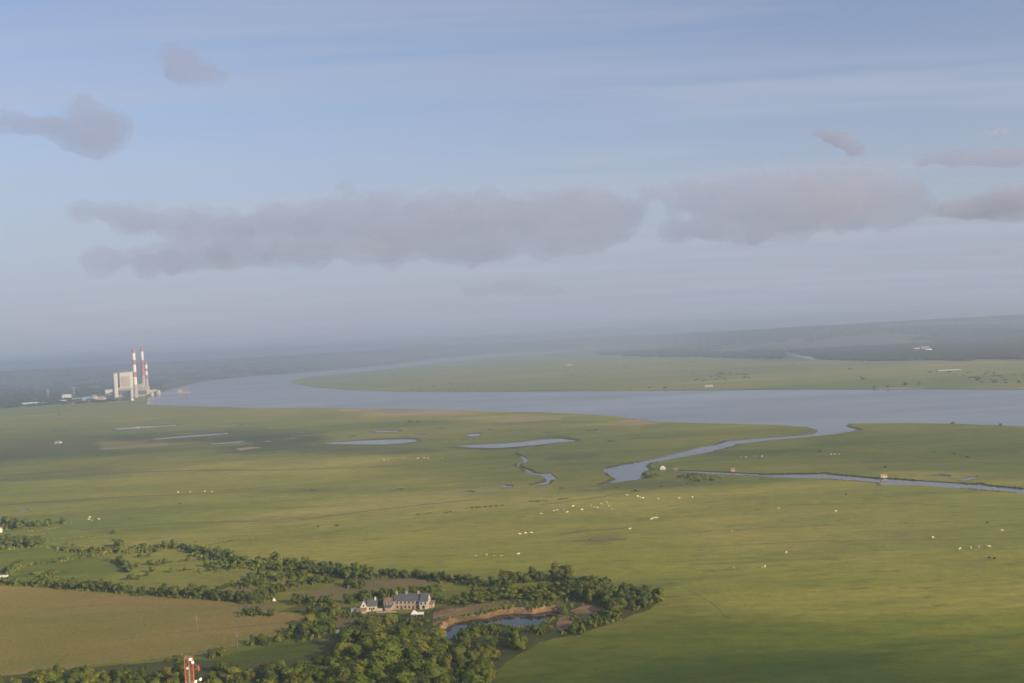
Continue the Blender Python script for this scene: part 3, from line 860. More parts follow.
ZL = {
 'front_wood': ('leafy green tree in the wood between stone farmhouse and bottom edge', 'trees of the wood in front of the farmhouse'),
 'corner_wood': ('tree in the dark wood along the bottom left edge near the red mast', 'trees along the bottom left edge'),
 'pond': ('dark tree in the grove at the right of the quarry pond', 'trees right of the quarry pond'),
 'pond_near': ('tree on the near bank of the quarry pond', 'trees on the near pond bank'),
 'pond_far': ('tree in the row behind the quarry pond facing the open meadow', 'trees behind the quarry pond'),
 'scrub': ('low bush on the slope between the quarry pond and the tree row', 'bushes above the quarry pond'),
 'brown_top': ('tree in the hedgerow along the far edge of the big brown field', 'hedgerow beyond the brown field'),
 'brown_side': ('bush at the right hand end of the big brown field', 'bushes right of the brown field'),
 'long': ('tree in the long hedgerow bordering the open meadow', 'long hedgerow along the meadow'),
 'inner': ('tree in the short hedges between the small hay fields', 'hedges among the small fields'),
 'behind': ('tree in the hedge running behind the two houses', 'hedge behind the houses'),
 'orchard': ('small round tree standing apart in the paddock below the long hedgerow', 'scattered paddock trees'),
 'left_wood': ('tree in the dark clumps at the left edge beyond the green paddocks', 'clumps at the left edge'),
 'paddock': ('bush in the thin hedges of the green paddocks at left', 'paddock hedges at left'),
 'creek': ('dark bush beside the white cabin on the tidal creek', 'bushes beside the creek cabin'),
 'meadow': ('lone dark bush out in the open marsh meadow', 'lone bushes in the meadow'),
 'bank': ('dark bush on the far river bank at right', 'bushes on the far river bank'),
}
# woods
patch([(336, 705), (330, 668), (340, 644), (352, 632), (384, 628), (400, 634), (432, 632), (440, 650), (456, 656), (480, 656), (500, 658), (488, 705)], 'front_wood', 48, (6.0, 10.0), dark=0.3, wide=1.2)
patch([(335, 700), (338, 660), (352, 645), (400, 641), (430, 655), (440, 700)], 'front_wood', 110, (9.5, 13), dark=0.3, wide=1.15)
row([(384, 619), (398, 622), (414, 624), (430, 624)], 'front_wood', 3.2, (2.6, 4.2), 1.0, leaf='leaf')
row([(352, 628), (366, 624), (380, 622)], 'front_wood', 4.0, (3.0, 5.5), 1.2, leaf='leaf')
patch([(446, 655), (470, 646), (500, 640), (530, 640), (545, 640), (520, 650), (500, 658), (470, 664)], 'pond_near', 32, (4.5, 7), dark=0.3, wide=1.1)
row([(446, 650), (458, 645), (470, 641)], 'pond_near', 5, (4.5, 6.5), 1.2, leaf='leaf')
row([(474, 634), (486, 633), (494, 632)], 'pond_near', 4.2, (3.8, 5.5), 1.0, leaf='leaf')
row([(462, 637), (474, 633), (486, 631.5)], 'pond_near', 3.0, (4, 5.6), .7, leaf='leaf')
row([(500, 635), (514, 635), (524, 634)], 'pond_near', 2.8, (2.8, 4.4), 0.8, leaf='leaf', wide=1.2)
row([(528, 635), (536, 633), (546, 629), (552, 627)], 'pond_near', 3.2, (3.2, 4.6), 0.8, leaf='leaf', wide=1.2)
row([(458, 641), (468, 637), (480, 634)], 'pond_near', 3.6, (3.0, 5.0), 0.8, leaf='leaf', wide=1.15)
patch([(-60, 712), (-60, 694), (0, 688), (40, 686), (75, 682), (100, 678), (150, 677), (180, 676), (230, 678), (300, 671), (330, 667), (340, 705), (200, 720), (60, 725)], 'corner_wood', 34, (5, 8.5), dark=0.62, leaf='leaf', wide=1.1)
row([(205, 670), (240, 675), (280, 674), (325, 668)], 'corner_wood', 6, (3.5, 6), 2, leaf='leaf')
row([(50, 674), (58, 671)], 'corner_wood', 4, (3.5, 5), 1); row([(178, 659), (180, 661)], 'corner_wood', 4, (3.0, 4.0), .6); row([(207, 657), (216, 657), (222, 655)], 'corner_wood', 4, (3.2, 5), .6)
# about the pond
patch([(566, 590), (585, 585), (605, 588), (640, 595), (663, 600), (640, 608), (612, 615), (600, 605), (575, 603), (560, 598)], 'pond', 15, (5, 8), dark=0.75)
patch([(562, 634), (575, 626), (600, 618), (618, 613), (628, 614), (600, 626), (575, 635)], 'pond', 14, (3, 5), dark=0.5)
row([(505, 584), (530, 582), (552, 580), (566, 582), (572, 588)], 'pond_far', 3.0, (5.5, 9), 1.6, leaf='leaf_dark')
row([(470, 586), (490, 587), (512, 588)], 'pond_far', 3.4, (4.5, 7), 1.8, leaf='leaf_dark')
row([(556, 578), (562, 577), (568, 580)], 'pond_far', 2.5, (8, 10), 0.8, leaf='leaf_dark')
patch([(445, 604), (470, 596), (500, 590), (560, 588), (572, 597), (560, 603), (530, 604), (500, 602), (470, 606), (452, 609)], 'scrub', 16, (2.0, 4.0), kind='bush', wide=1.5, dark=0.25)
patch([(455, 601), (475, 594), (495, 592), (500, 597), (475, 603)], 'scrub', 30, (3.5, 5), dark=0.2)
row([(500, 612), (512, 609)], 'scrub', 3, (1.2, 2), .5, kind='bush'); row([(526, 609), (545, 608)], 'scrub', 5, (1.0, 2), .6, kind='bush')
# hedges
row([(0, 583), (20, 585), (45, 586), (60, 588)], 'brown_top', 3.2, (3.5, 5.5), 1.2, mixbush=.3)
row([(60, 588), (90, 590), (118, 592), (128, 593)], 'brown_top', 2.8, (4.5, 7), 1.5)
row([(138, 594), (150, 594), (180, 597), (205, 598), (232, 601), (256, 603)], 'brown_top', 2.6, (4.5, 7.0), 1.5)
row([(40, 583), (60, 584), (90, 587), (118, 589)], 'brown_top', 4.2, (3, 5), 2.2, leaf='leaf')
row([(190, 594), (215, 597)], 'brown_top', 3, (6, 8), 1.5)
row([(243, 614), (252, 615), (262, 614)], 'brown_side', 3, (4, 5.5), 1.0); row([(268, 615), (275, 616)], 'brown_side', 3, (4, 5.5), 1.0)
row([(246, 645), (258, 643), (272, 642), (290, 638), (306, 636)], 'brown_side', 3.0, (4, 6.5), 1.4, leaf='leaf', mixbush=.2)
row([(296, 634), (312, 627), (330, 620), (344, 613)], 'brown_side', 3.0, (5, 7.5), 1.6, leaf='leaf')
row([(300, 641), (320, 634), (330, 629)], 'brown_side', 3.2, (4.5, 6.5), 1.6, leaf='leaf')
row([(298, 614), (318, 614), (334, 612)], 'inner', 3.2, (4, 6), 1.4)
row([(76, 552), (92, 552.5), (112, 552), (126, 551.5), (150, 549.5), (175, 548.5), (192, 550)], 'long', 3.2, (3.6, 5.6), 1.8, leaf='leaf_dark')
row([(192, 551), (205, 554), (222, 557), (240, 562), (252, 565), (272, 565)], 'long', 3.0, (4.5, 7), 1.8, leaf='leaf_dark')
row([(250, 569), (285, 570), (320, 573), (350, 577)], 'long', 3.4, (4, 6), 2.4)
row([(275, 566), (300, 567), (325, 569), (345, 572), (365, 576), (382, 578)], 'long', 3.0, (4.5, 7), 2.4)
row([(380, 576), (400, 577), (430, 579), (450, 581), (475, 584)], 'long', 3.0, (4.2, 6.2), 1.6, leaf='leaf_dark')
row([(330, 573), (350, 578), (365, 580)], 'long', 3.2, (5, 7.5), 2.0)
row([(118, 546), (121, 548)], 'long', 2, (5.5, 7), .7); row([(163, 546), (175, 546)], 'long', 4, (5, 6.5), .8); row([(275, 560), (277, 561)], 'long', 2, (5.5, 7), .6)
row([(76, 555), (100, 554.5), (130, 553), (160, 551.5)], 'long', 3.4, (2.6, 4.2), 1.6, mixbush=.3)
row([(200, 556), (225, 561), (250, 567)], 'long', 3.6, (3.6, 5.5), 2.2)
row([(82, 558), (100, 554), (110, 552)], 'paddock', 3.4, (2.4, 3.6), 1.0, mixbush=.4)
row([(118, 560), (122, 564), (127, 569), (131, 573)], 'orchard', 3.0, (3.6, 5.4), 1.2, leaf='leaf_dark')
for x, y, h in ((140, 557.5, 3.2), (149, 556.5, 3.4), (137, 567, 4), (150, 565, 4), (158.5, 565.5, 3.8), (165.5, 564, 4.4), (152.5, 572, 4.4), (130.5, 580, 4.6), (138.5, 579.5, 3.4), (147, 576, 2.6), (107, 561, 2.8), (66, 544.5, 2.4), (73, 546.5, 2.4), (113.5, 541, 2.4)):
    put(G(x, y), h, 'orchard', 'tree', 'leaf_dark', 1.25)
row([(165, 573), (178, 571), (192, 570.5)], 'orchard', 3, (2.6, 3.8), .8, mixbush=.4)
row([(170, 563), (182, 561), (194, 561), (206, 560)], 'orchard', 3.4, (2.4, 4.2), .9, mixbush=.3)
row([(196, 573), (204, 572), (222, 571), (240, 568.5)], 'orchard', 3.4, (2.0, 3.2), .6, mixbush=.4)
patch([(205, 566), (225, 562), (238, 564), (236, 569), (215, 571)], 'orchard', 22, (3.5, 5.5), dark=.3)
row([(220, 588), (238, 587), (252, 586), (266, 584)], 'inner', 3.4, (3, 4.6), 1.2)
row([(245, 585), (270, 581), (295, 577), (318, 573), (340, 571)], 'inner', 3.0, (4, 6.2), 1.8)
row([(250, 578), (262, 576), (270, 578)], 'inner', 3.0, (4, 6), 1.4)
row([(240, 600), (262, 596), (280, 592), (292, 588), (300, 584), (316, 583), (334, 582)], 'inner', 3.0, (4, 6), 1.6)
row([(346, 586), (357, 588), (362, 587)], 'inner', 3, (4, 5.4), 1)
row([(237, 602), (250, 602), (268, 601), (282, 602)], 'inner', 3.0, (4.5, 6.5), 1.5)
row([(294, 602), (310, 604), (330, 604), (348, 602), (366, 600), (382, 599)], 'behind', 2.8, (4, 6.4), 1.8, leaf='leaf')
row([(352, 600), (378, 597), (396, 595), (418, 593), (440, 591)], 'behind', 3.0, (3.8, 5.6), 1.4, leaf='leaf')
row([(424, 600), (436, 602), (446, 603)], 'behind', 3.0, (3, 5), 1.6, leaf='leaf')
row([(378, 605), (383, 606)], 'behind', 2.2, (3.6, 5), .6)
row([(346, 617), (356, 616), (372, 618), (382, 621)], 'behind', 4, (2.4, 4), 1.2, leaf='leaf')
row([(0, 529), (14, 529), (30, 528), (44, 526), (58, 524), (67, 522)], 'left_wood', 4.0, (5, 8), 3.0, leaf='leaf_dark')
row([(0, 524), (14, 525), (20, 530)], 'left_wood', 4.0, (5.5, 9), 2.0, leaf='leaf_dark')
patch([(-30, 552), (0, 541), (20, 542), (36, 543), (47, 546), (20, 549), (0, 551)], 'left_wood', 22, (5.5, 8), dark=.95)
row([(48, 548), (56, 547), (64, 550), (76, 552)], 'left_wood', 4, (2.4, 3.6), 1, mixbush=.4)
row([(0, 574), (15, 569), (30, 566), (48, 563), (68, 561), (82, 558)], 'paddock', 4.5, (2, 3.4), 1.2, mixbush=.5)
row([(8, 574), (14, 570), (20, 566)], 'paddock', 2.6, (4.5, 6), 1.2, leaf='leaf_dark'); row([(52, 563), (62, 561)], 'paddock', 3, (3.6, 5), 1.2); row([(66, 560.5), (69, 561)], 'paddock', 3, (3.4, 4.4), .8)
row([(24, 577), (40, 574), (55, 573), (72, 571)], 'paddock', 4.2, (2, 3.6), 1.0, mixbush=.4)
row([(36, 584), (46, 579), (54, 577)], 'paddock', 3, (4, 6.5), 1.4)
row([(110, 534), (118, 533)], 'meadow', 4, (2.4, 3.6), .8, kind='bush', wide=1.7)
# bushes by the creek and out in the meadow
patch([(676, 476), (690, 473.5), (716, 476), (724, 480), (706, 482), (684, 481)], 'creek', 60, (1.6, 3.2), kind='bush', wide=1.7, dark=1)
row([(643, 476), (652, 477), (656, 475)], 'creek', 4, (2.6, 4.2), 1, leaf='leaf_dark'); row([(672, 471.5), (680, 471)], 'creek', 4, (3, 4.5), .8, leaf='leaf_dark')
for q in ([(468, 508.5), (486, 507)], [(489, 507), (504, 505.6)], [(530, 502), (549, 500.6)], [(558, 500), (567, 499)], [(446, 513), (452, 511.5)], [(416, 515), (432, 513.5)], [(610, 488), (620, 487)]):
    row(q, 'meadow', 2.2, (0.8, 1.4), .9, kind='bush', leaf='leaf_dark', wide=2.2)
for x, y, h in ((636, 491, 2.6), (820, 452, 3.5), (846, 495, 1.6), (885, 467.6, 2), (318, 527, 1.9), (337, 526, 1.5), 
                (180, 504, 1.6), (955, 454, 2.0), (968, 457.5, 2.0), (935, 452, 1.6), (988, 523, 1.3), (590, 540, 1.0), (410, 422, 4.5), (418, 422, 4.5), (60, 415, 6), (990, 558, 1.2), (662, 487, 1.6), (688, 484, 1.8)):
    put(G(x, y), h, 'meadow', 'bush', random.choice(('leaf', 'leaf_dark')), 2.1)
row([(866, 388), (880, 387.6), (895, 387.4)], 'bank', 26, (5, 8), 6, kind='bush', wide=1.6); row([(900, 385.5), (926, 384.5)], 'bank', 22, (5, 8), 8, kind='bush', wide=1.5)
row([(860, 380), (862, 379.5)], 'bank', 12, (8, 10), 4, kind='bush', wide=1.6); row([(976, 380), (980, 380)], 'bank', 12, (8, 10), 4, kind='bush', wide=1.6)
row([(945, 423.6), (960, 424)], 'bank', 8, (2.5, 3.5), 2, kind='bush', wide=1.8); row([(995, 425.6), (1004, 426)], 'bank', 7, (3, 4), 2, kind='bush', wide=1.8)

for d in plants:
    x, y, zc = project(d['p'])
    topy = y - d['h'] * F / zc
    seen = -8 < x < W + 8 and topy < H + 4
    d['size'] = d['h'] * d['w'] * F / zc if seen else 0.0
    d['seen'] = seen
def choose(kind, cap):
    lst = sorted((d for d in plants if d['kind'] == kind and d['seen']), key=lambda d: -d['size'])
    return lst[:cap], lst[cap:]
trees, trees_rest = choose('tree', 300)
bushes, bushes_rest = choose('bush', 300)
PLACE = {
 'front_wood': lambda x, y: (('beside the blue-grey shed' if x < 368 else 'just below the farmhouse lawn' if x < 425 else 'near the pond\'s left tip') if y < 648 else
                             ('at the big wood\'s left end' if x < 368 else 'in the wood below the farmhouse' if x < 425 else 'in the wood beside green meadow')),
 'corner_wood': lambda x, y: ('in the bottom left corner' if x < 80 else 'just left of the red mast' if x < 188 else 'right of the red mast' if x < 262 else 'between red mast and big wood'),
 'pond_near': lambda x, y: ('on the pond\'s near left bank' if x < 485 else 'on the pond\'s near middle bank' if x < 525 else 'on the pond\'s near right bank'),
 'pond': lambda x, y: ('in the grove\'s tip beyond pond' if x > 615 else 'in the grove right of pond' if y < 612 else 'along the grove\'s meadow edge'),
 'pond_far': lambda x, y: ('in the tall row behind pond' if x > 545 else 'in the row behind the pond'),
 'scrub': lambda x, y: ('on the slope behind pond\'s left' if x < 490 else 'on the slope behind mid pond' if x < 530 else 'on the slope behind pond\'s right'),
 'brown_top': lambda x, y: ('in the brown field hedge\'s left third' if x < 90 else 'in the brown field hedge\'s middle' if x < 175 else 'in the brown field hedge\'s right third'),
 'brown_side': lambda x, y: ('in the hedge below hay fields' if x > 290 else 'at the brown field\'s right end'),
 'long': lambda x, y: ('in the meadow hedgerow\'s left part' if x < 190 else 'in the meadow hedgerow\'s middle part' if x < 300 else 'in the meadow hedgerow behind farmhouse'),
 'inner': lambda x, y: 'between the small hay fields',
 'behind': lambda x, y: ('behind the small house' if x < 384 else 'right behind the farmhouse'),
 'orchard': lambda x, y: ('standing apart in the paddock' if x < 190 else 'right of the paddock trees'),
 'left_wood': lambda x, y: ('around the orange roofed house' if y < 536 else 'in the left edge\'s dark clump'),
 'paddock': lambda x, y: 'in the left paddocks\' thin hedges',
 'creek': lambda x, y: ('right of the white creek cabin' if x > 668 else 'left of the white creek cabin'),
 'meadow': lambda x, y: ('in the meadow right of creek' if x > 700 else 'in the meadow below creek pool' if x > 450 else 'in the left half\'s open meadow'),
 'bank': lambda x, y: ('on the far river bank' if y < 395 else 'on the near river bank'),
}
def nth(i):
    return f"{i}{'th' if 10 <= i % 100 <= 20 else {1: 'st', 2: 'nd', 3: 'rd'}.get(i % 10, 'th')}"
def single_out(objs):
    """look-alikes under one label are told apart by rank and by order from the left"""
    by = {}
    for o, x, y in objs: by.setdefault(o['label'], []).append((o, x, y))
    for lab, lst in by.items():
        if len(lst) < 2: continue
        lst.sort(key=lambda q: q[2])
        rows_ = [lst]
        if len(lst) > 8:
            k3 = 2 if len(lst) < 16 else 3
            rows_ = [lst[len(lst) * i // k3: len(lst) * (i + 1) // k3] for i in range(k3)]
        nm = {1: [''], 2: [', back rank', ', front rank'], 3: [', back rank', ', middle rank', ', front rank']}[len(rows_)]
        for r_, extra in zip(rows_, nm):
            r_.sort(key=lambda q: q[1])
            for i, (o, x, y) in enumerate(r_):
                o['label'] = f"{lab}{extra}, {nth(i + 1)} from left"
def describe(d, noun):
    x, y, zc = project(d['p'])
    big, small = (8.0, 5.2) if noun == 'tree' else (3.2, 2.2)
    size = 'tall' if d['h'] > big else 'small' if d['h'] < small else 'mid-sized'
    tone = 'dark green' if d['leaf'] == 'leaf_dark' else 'bright green'
    return f"{size} {tone} {noun} {PLACE[d['zone']](x, y)}"
named = []
for d in trees:
    i = random.randrange(NV)
    e = empty('tree', d['p'], random.uniform(0, 6.28))
    sq = random.choice((0.72, 0.9, 1.0, 1.0, 1.15, 1.3))
    e.scale = (d['h'] * 1.02 * d['w'] * sq, d['h'] * 1.02 * d['w'] * sq * random.uniform(.85, 1.15), d['h'] * random.uniform(.85, 1.15))
    tag(e, describe(d, 'tree'), 'tree', ZL[d['zone']][1])
    named.append((e, *project(d['p'])[:2]))
    link('crown', crown_me[d['leaf']][i], None, e)
    link('trunk', trunk_me[i], None, e)
for d in bushes:
    i = random.randrange(6)
    o = link('bush', bush_me[d['leaf']][i], None, None, d['p'], random.uniform(0, 6.28))
    o.scale = (d['h'] * 1.1 * d['w'], d['h'] * 1.1 * d['w'], d['h'])
    tag(o, describe(d, 'bush'), 'bush', ZL[d['zone']][1] + ', bushes')
    named.append((o, *project(d['p'])[:2]))
single_out(named)

def merged(name, lst, forms, extra, mats, label):
    """many small plants joined as one mass"""
    V, Fc, MI = [], [], []
    off = 0
    for d in lst:
        for (vv, ff), mi in ((random.choice(forms), 0 if d['leaf'] == 'leaf' else 1),) + ((((random.choice(extra)), 2),) if extra else ()):
            a = random.uniform(0, 6.28); ca, sa = math.cos(a), math.sin(a)
            arr = np.array([tuple(v) for v in vv])
            sx = d['h'] * 1.05 * d['w']
            o = np.empty_like(arr)
            o[:, 0] = (arr[:, 0] * ca - arr[:, 1] * sa) * sx + d['p'].x
            o[:, 1] = (arr[:, 0] * sa + arr[:, 1] * ca) * sx + d['p'].y
            o[:, 2] = arr[:, 2] * d['h'] + d['p'].z
            V.append(o)
            Fc += [tuple(k + off for k in t) for t in ff]
            MI += [mi] * len(ff)
            off += len(arr)
    if not V: return
    me = bpy.data.meshes.new(name)
    me.from_pydata(np.concatenate(V).tolist(), [], Fc)
    for k in mats: me.materials.append(k)
    me.polygons.foreach_set('material_index', MI)
    me.update()
    tag(link(name, me), label, None, None, 'stuff')
merged('hedgerow_trees', trees_rest, lite_crown, trunk_v, [M['leaf'], M['leaf_dark'], M['bark']], 'smaller and farther trees of the hedges and woods')
merged('hedgerow_bushes', bushes_rest, lite_bush, None, [M['leaf'], M['leaf_dark']], 'smaller bushes of the hedges')

# undergrowth along the hedges and in the woods, reeds along ditches and shores: nobody could count them
def tufts(name, spots, hgt, wid, mat, label, per=3):
    V, Fc = [], []
    for p in spots:
        for _ in range(per):
            a = random.uniform(0, 3.14); h = random.uniform(*hgt); w_ = random.uniform(*wid)
            c = p + Vector((random.gauss(0, wid[1] * .5), random.gauss(0, wid[1] * .5), 0))
            u = Vector((math.cos(a), math.sin(a), 0)) * w_; t = Vector((random.gauss(0, .3), random.gauss(0, .3), 1)) * h
            k = len(V)
            V += [tuple(c - u), tuple(c + u), tuple(c + u * .7 + t), tuple(c - u * .5 + t * .8)]
            Fc.append((k, k + 1, k + 2, k + 3))
    me = bpy.data.meshes.new(name); me.from_pydata(V, [], Fc); me.materials.append(mat); me.update()
    tag(link(name, me), label, None, None, 'stuff')

spots = []
for d in trees + trees_rest:
    if d['zone'] in ('orchard', 'meadow'): continue
    for _ in range(5):
        q = d['p'] + Vector((random.gauss(0, 2.0), random.gauss(0, 2.0), 0))
        if ok(q): spots.append(Vector((q.x, q.y, ground_z(q.x, q.y) - 0.1)))
tufts('undergrowth', spots, (0.7, 2.4), (0.4, 1.2), M['leaf_dark'], 'nettles and brambles under the hedges and woods', 5)

spots = []
for p, q in zip(pond_rim, pond_rim[1:] + pond_rim[:1]):
    for _ in range(2):
        c = p.lerp(q, random.random())
        if noise.noise(c * .16) > -0.22:
            spots.append(Vector((c.x, c.y, ground_z(c.x, c.y) - .05)) + Vector((random.gauss(0, .7), random.gauss(0, .7), 0)))
for x, y, n_ in ((444, 614, 14), (438, 622, 10), (586, 610, 14), (570, 624, 16), (590, 622, 10), (530, 608, 50), (505, 611, 40), (555, 606, 40)):
    c = G(x, y)
    for _ in range(n_):
        q = c + Vector((random.gauss(0, 6), random.gauss(0, 8), 0))
        if ok(q): spots.append(Vector((q.x, q.y, ground_z(q.x, q.y) - .05)))
tufts('bank_growth', spots, (0.4, 1.5), (0.3, 0.9), M['leaf'], 'weeds and brambles on the orange pond banks', 4)

def along(pts, step, jit):
    P = [G(x, y) for x, y in pts]; out = []
    for a, b in zip(P, P[1:]):
        n = max(1, int((b - a).length / step))
        for i in range(n):
            out.append(a.lerp(b, (i + random.random()) / n) + Vector((random.gauss(0, jit), random.gauss(0, jit), -0.05)))
    return out
hedgelets = [[(26, 532), (44, 530.5), (62, 527)], [(48, 541), (72, 538), (106, 535.5)], [(30, 536), (48, 534)], [(196, 574), (222, 571.5), (242, 568.5)], [(196, 548), (220, 543), (256, 537)], [(160, 552), (178, 546), (200, 541)], [(220, 588), (244, 586), (258, 584)]]
spots = []
for dpts in hedgelets: spots += along(dpts, 0.5, 0.5)
tufts('low_hedges', spots, (0.5, 1.3), (0.4, 0.9), M['leaf_dark'], 'thin low hedges between the paddocks at left', 2)
spots = []
for nm, poly in water_polys[:3]:
    n = len(poly)
    for i in range(n):
        a, b = poly[i], poly[(i + 1) % n]
        dm = max(mpp(a), 0.5)
        if dm > 3.2: continue
        kk = int((b - a).length / (1.2 * dm)) + 1
        for j in range(kk):
            p = a.lerp(b, random.random())
            if noise.noise(p * 0.012) < 0.05: continue
            spots.append(p + Vector((random.gauss(0, .8), random.gauss(0, .8) , -0.1)))
tufts('shore_reeds', spots, (0.25, 0.8), (0.5, 1.2), M['reedleaf'], 'dark reeds fringing the creek and river banks', 3)

# ------------------------------------------------------------------ far woods and hedges beyond the river, one mass
def far_mass():
    protos = []
    for s in range(4):
        rnd = random.Random(40 + s)
        bm = bmesh.new(); bmesh.ops.create_icosphere(bm, subdivisions=1, radius=1)
        vv = [(v.co.x * rnd.uniform(.75, 1.2), v.co.y * rnd.uniform(.75, 1.2), max(-0.4, v.co.z) * rnd.uniform(.7, 1.2)) for v in bm.verts]
        ff = [tuple(v.index for v in f.verts) for f in bm.faces]
        bm.free(); protos.append((np.array(vv), ff))
    V, Fc = [], []; off = 0
    wp = [p for nm, p in water_polys if nm in ('river', 'pool_far')]
    def scatter(pts_px, n, h, clump, thr):
        nonlocal off
        xs = np.random.default_rng(5).uniform(0, 1, (n, 2))
        poly = gpoly(pts_px)
        X = [p.x for p in poly]; Y = [p.y for p in poly]
        # even in the picture: sample pixels, so that distance does not thin the trees out
        px = [p[0] for p in pts_px]; py = [p[1] for p in pts_px]
        pts = [G(min(px) + a * (max(px) - min(px)), min(py) + b * (max(py) - min(py))) for a, b in xs]
        arr = np.array([(p.x, p.y) for p in pts])
        keep = inside(poly, arr)
        for w_ in wp: keep &= ~inside(w_, arr)
        for (x, y) in arr[keep]:
            d = math.hypot(x, y)
            qx, qy, _z = project((x, y, 0))
            if 783 < qx < 825 and -2 < qy - (352.6 + (qx - 786) * .2) < 6: continue
            if 490 < qx < 596 and 344 < qy < 356: continue
            if noise.noise(Vector((x / clump, y / (clump * 2.2), 1.7))) + 0.4 * noise.noise(Vector((x / clump * 4, y / clump * 2, 5))) < thr: continue
            k = random.randrange(4); vv, ff = protos[k]
            hh = random.uniform(*h); s = hh * random.uniform(.9, 1.9) * (1 + d / 9000.0)
            o = vv * np.array([s, s * 1.3, hh * .62]) + np.array([x, y, ground_z(x, y) + hh * .35])
            V.append(o); Fc.extend(tuple(i + off for i in t) for t in ff); off += len(vv)
    scatter([(560, 352), (640, 346), (760, 338), (1060, 322), (1060, 362), (900, 362), (760, 358), (640, 357)], 17000, (7, 13), 700, -0.14)
    scatter([(770, 352), (900, 346), (1060, 338), (1060, 359.4), (980, 361), (930, 359.6), (880, 361.2), (830, 359.6), (800, 360.6)], 9000, (8, 14), 520, -0.26)
    scatter([(300, 384), (350, 374), (480, 360), (590, 351), (720, 358), (900, 363), (1060, 362), (1060, 388), (700, 389), (400, 390)], 1500, (1.6, 3.2), 260, 0.30)
    scatter([(-40, 402), (60, 398), (150, 392), (200, 381), (300, 372), (480, 354), (590, 347), (700, 339), (1060, 318), (1060, 314), (500, 345), (-40, 374)], 16000, (8, 14), 900, -0.16)
    scatter([(-40, 412), (20, 407), (110, 402), (150, 398), (110, 396), (-40, 399)], 900, (6, 11), 400, -0.1)
    me = bpy.data.meshes.new('far_woodland')
    me.from_pydata(np.concatenate(V).tolist(), [], Fc)
    me.materials.append(M['leaf_far']); me.update()
    tag(link('far_woodland', me), 'far woods and hedges beyond the river fading into haze', None, None, 'stuff')
far_mass()

# ------------------------------------------------------------------ cattle
def skin_mesh(verts, edges, radii, root, sub=1):
    me = bpy.data.meshes.new('body'); me.from_pydata(verts, edges, []); me.update()
    o = bpy.data.objects.new('tmp', me); COL.objects.link(o)
    o.modifiers.new('s', 'SKIN')
    sv = me.skin_vertices[0].data
    for i, r in enumerate(radii):
        sv[i].radius = r if isinstance(r, tuple) else (r, r)
        sv[i].use_root = (i == root)
    o.modifiers.new('u', 'SUBSURF').levels = sub
    o.modifiers['u'].render_levels = sub
    out = bpy.data.meshes.new_from_object(o.evaluated_get(bpy.context.evaluated_depsgraph_get()))
    bpy.data.objects.remove(o)
    for p in out.polygons: p.use_smooth = True
    return out

def cow_mesh(graze, step):
    v = [(-0.95, 0, 1.18), (-0.45, 0, 1.12), (0.1, 0, 1.08), (0.6, 0, 1.15)]          # spine: rump, loin, belly, shoulder
    r = [(0.30, 0.34), (0.38, 0.42), (0.40, 0.46), (0.34, 0.42)]
    e = [(0, 1), (1, 2), (2, 3)]
    if graze:
        v += [(0.98, 0, 0.90), (1.22, 0.05, 0.48), (1.36, 0.08, 0.20)]
    else:
        v += [(0.98, 0, 1.38), (1.24, 0.06, 1.52), (1.52, 0.10, 1.36)]
    r += [(0.20, 0.26), (0.16, 0.18), (0.10, 0.11)]; e += [(3, 4), (4, 5), (5, 6)]
    def leg(root, x, y, hind, sh):
        k = len(v)
        if hind:   # stifle forward, hock backward, straight shank
            v.extend([(x + 0.06, y, 0.80), (x - 0.10 + sh * .5, y, 0.48), (x - 0.04 + sh, y, 0.22), (x + sh, y, 0.05)])
            r.extend([(0.17, 0.20), 0.085, 0.06, 0.075])
        else:
            v.extend([(x, y, 0.74), (x + sh * .6, y, 0.44), (x + sh * .8, y, 0.20), (x + sh, y, 0.05)])
            r.extend([(0.13, 0.15), 0.075, 0.055, 0.07])
        e.extend([(root, k), (k, k + 1), (k + 1, k + 2), (k + 2, k + 3)])
    leg(0, -0.88, 0.20, True, step * .12); leg(0, -0.88, -0.20, True, -step * .10)
    leg(3, 0.58, 0.18, False, -step * .12); leg(3, 0.58, -0.18, False, step * .10)
    k = len(v); v += [(-1.27, 0, 1.05), (-1.30, 0, 0.60)]; r += [0.045, 0.05]; e += [(0, k), (k, k + 1)]
    hd = 5
    for s in (-1, 1):
        k = len(v); b = v[hd]; v.append((b[0] - 0.06, b[1] + s * 0.24, b[2] + 0.06)); r.append((0.05, 0.03)); e.append((hd, k))
    return skin_mesh(v, e, r, 2, 1)
M['cow_white'] = plain('cream_hide', (0.60, 0.54, 0.40), 0.85, 0.12, 1.5)
M['cow_tan'] = plain('tan_hide', (0.33, 0.21, 0.12), 0.85, 0.15, 1.5)
M['cow_dark'] = plain('dark_hide', (0.06, 0.045, 0.035), 0.85, 0.15, 1.5)
cow_base = [cow_mesh(True, 1), cow_mesh(False, 0.4), cow_mesh(True, -0.6)]
cow_me = {}
for c in ('cow_white', 'cow_tan', 'cow_dark'):
    cow_me[c] = []
    for b in cow_base:
        q = b.copy(); q.materials.clear(); q.materials.append(M[c]); cow_me[c].append(q)
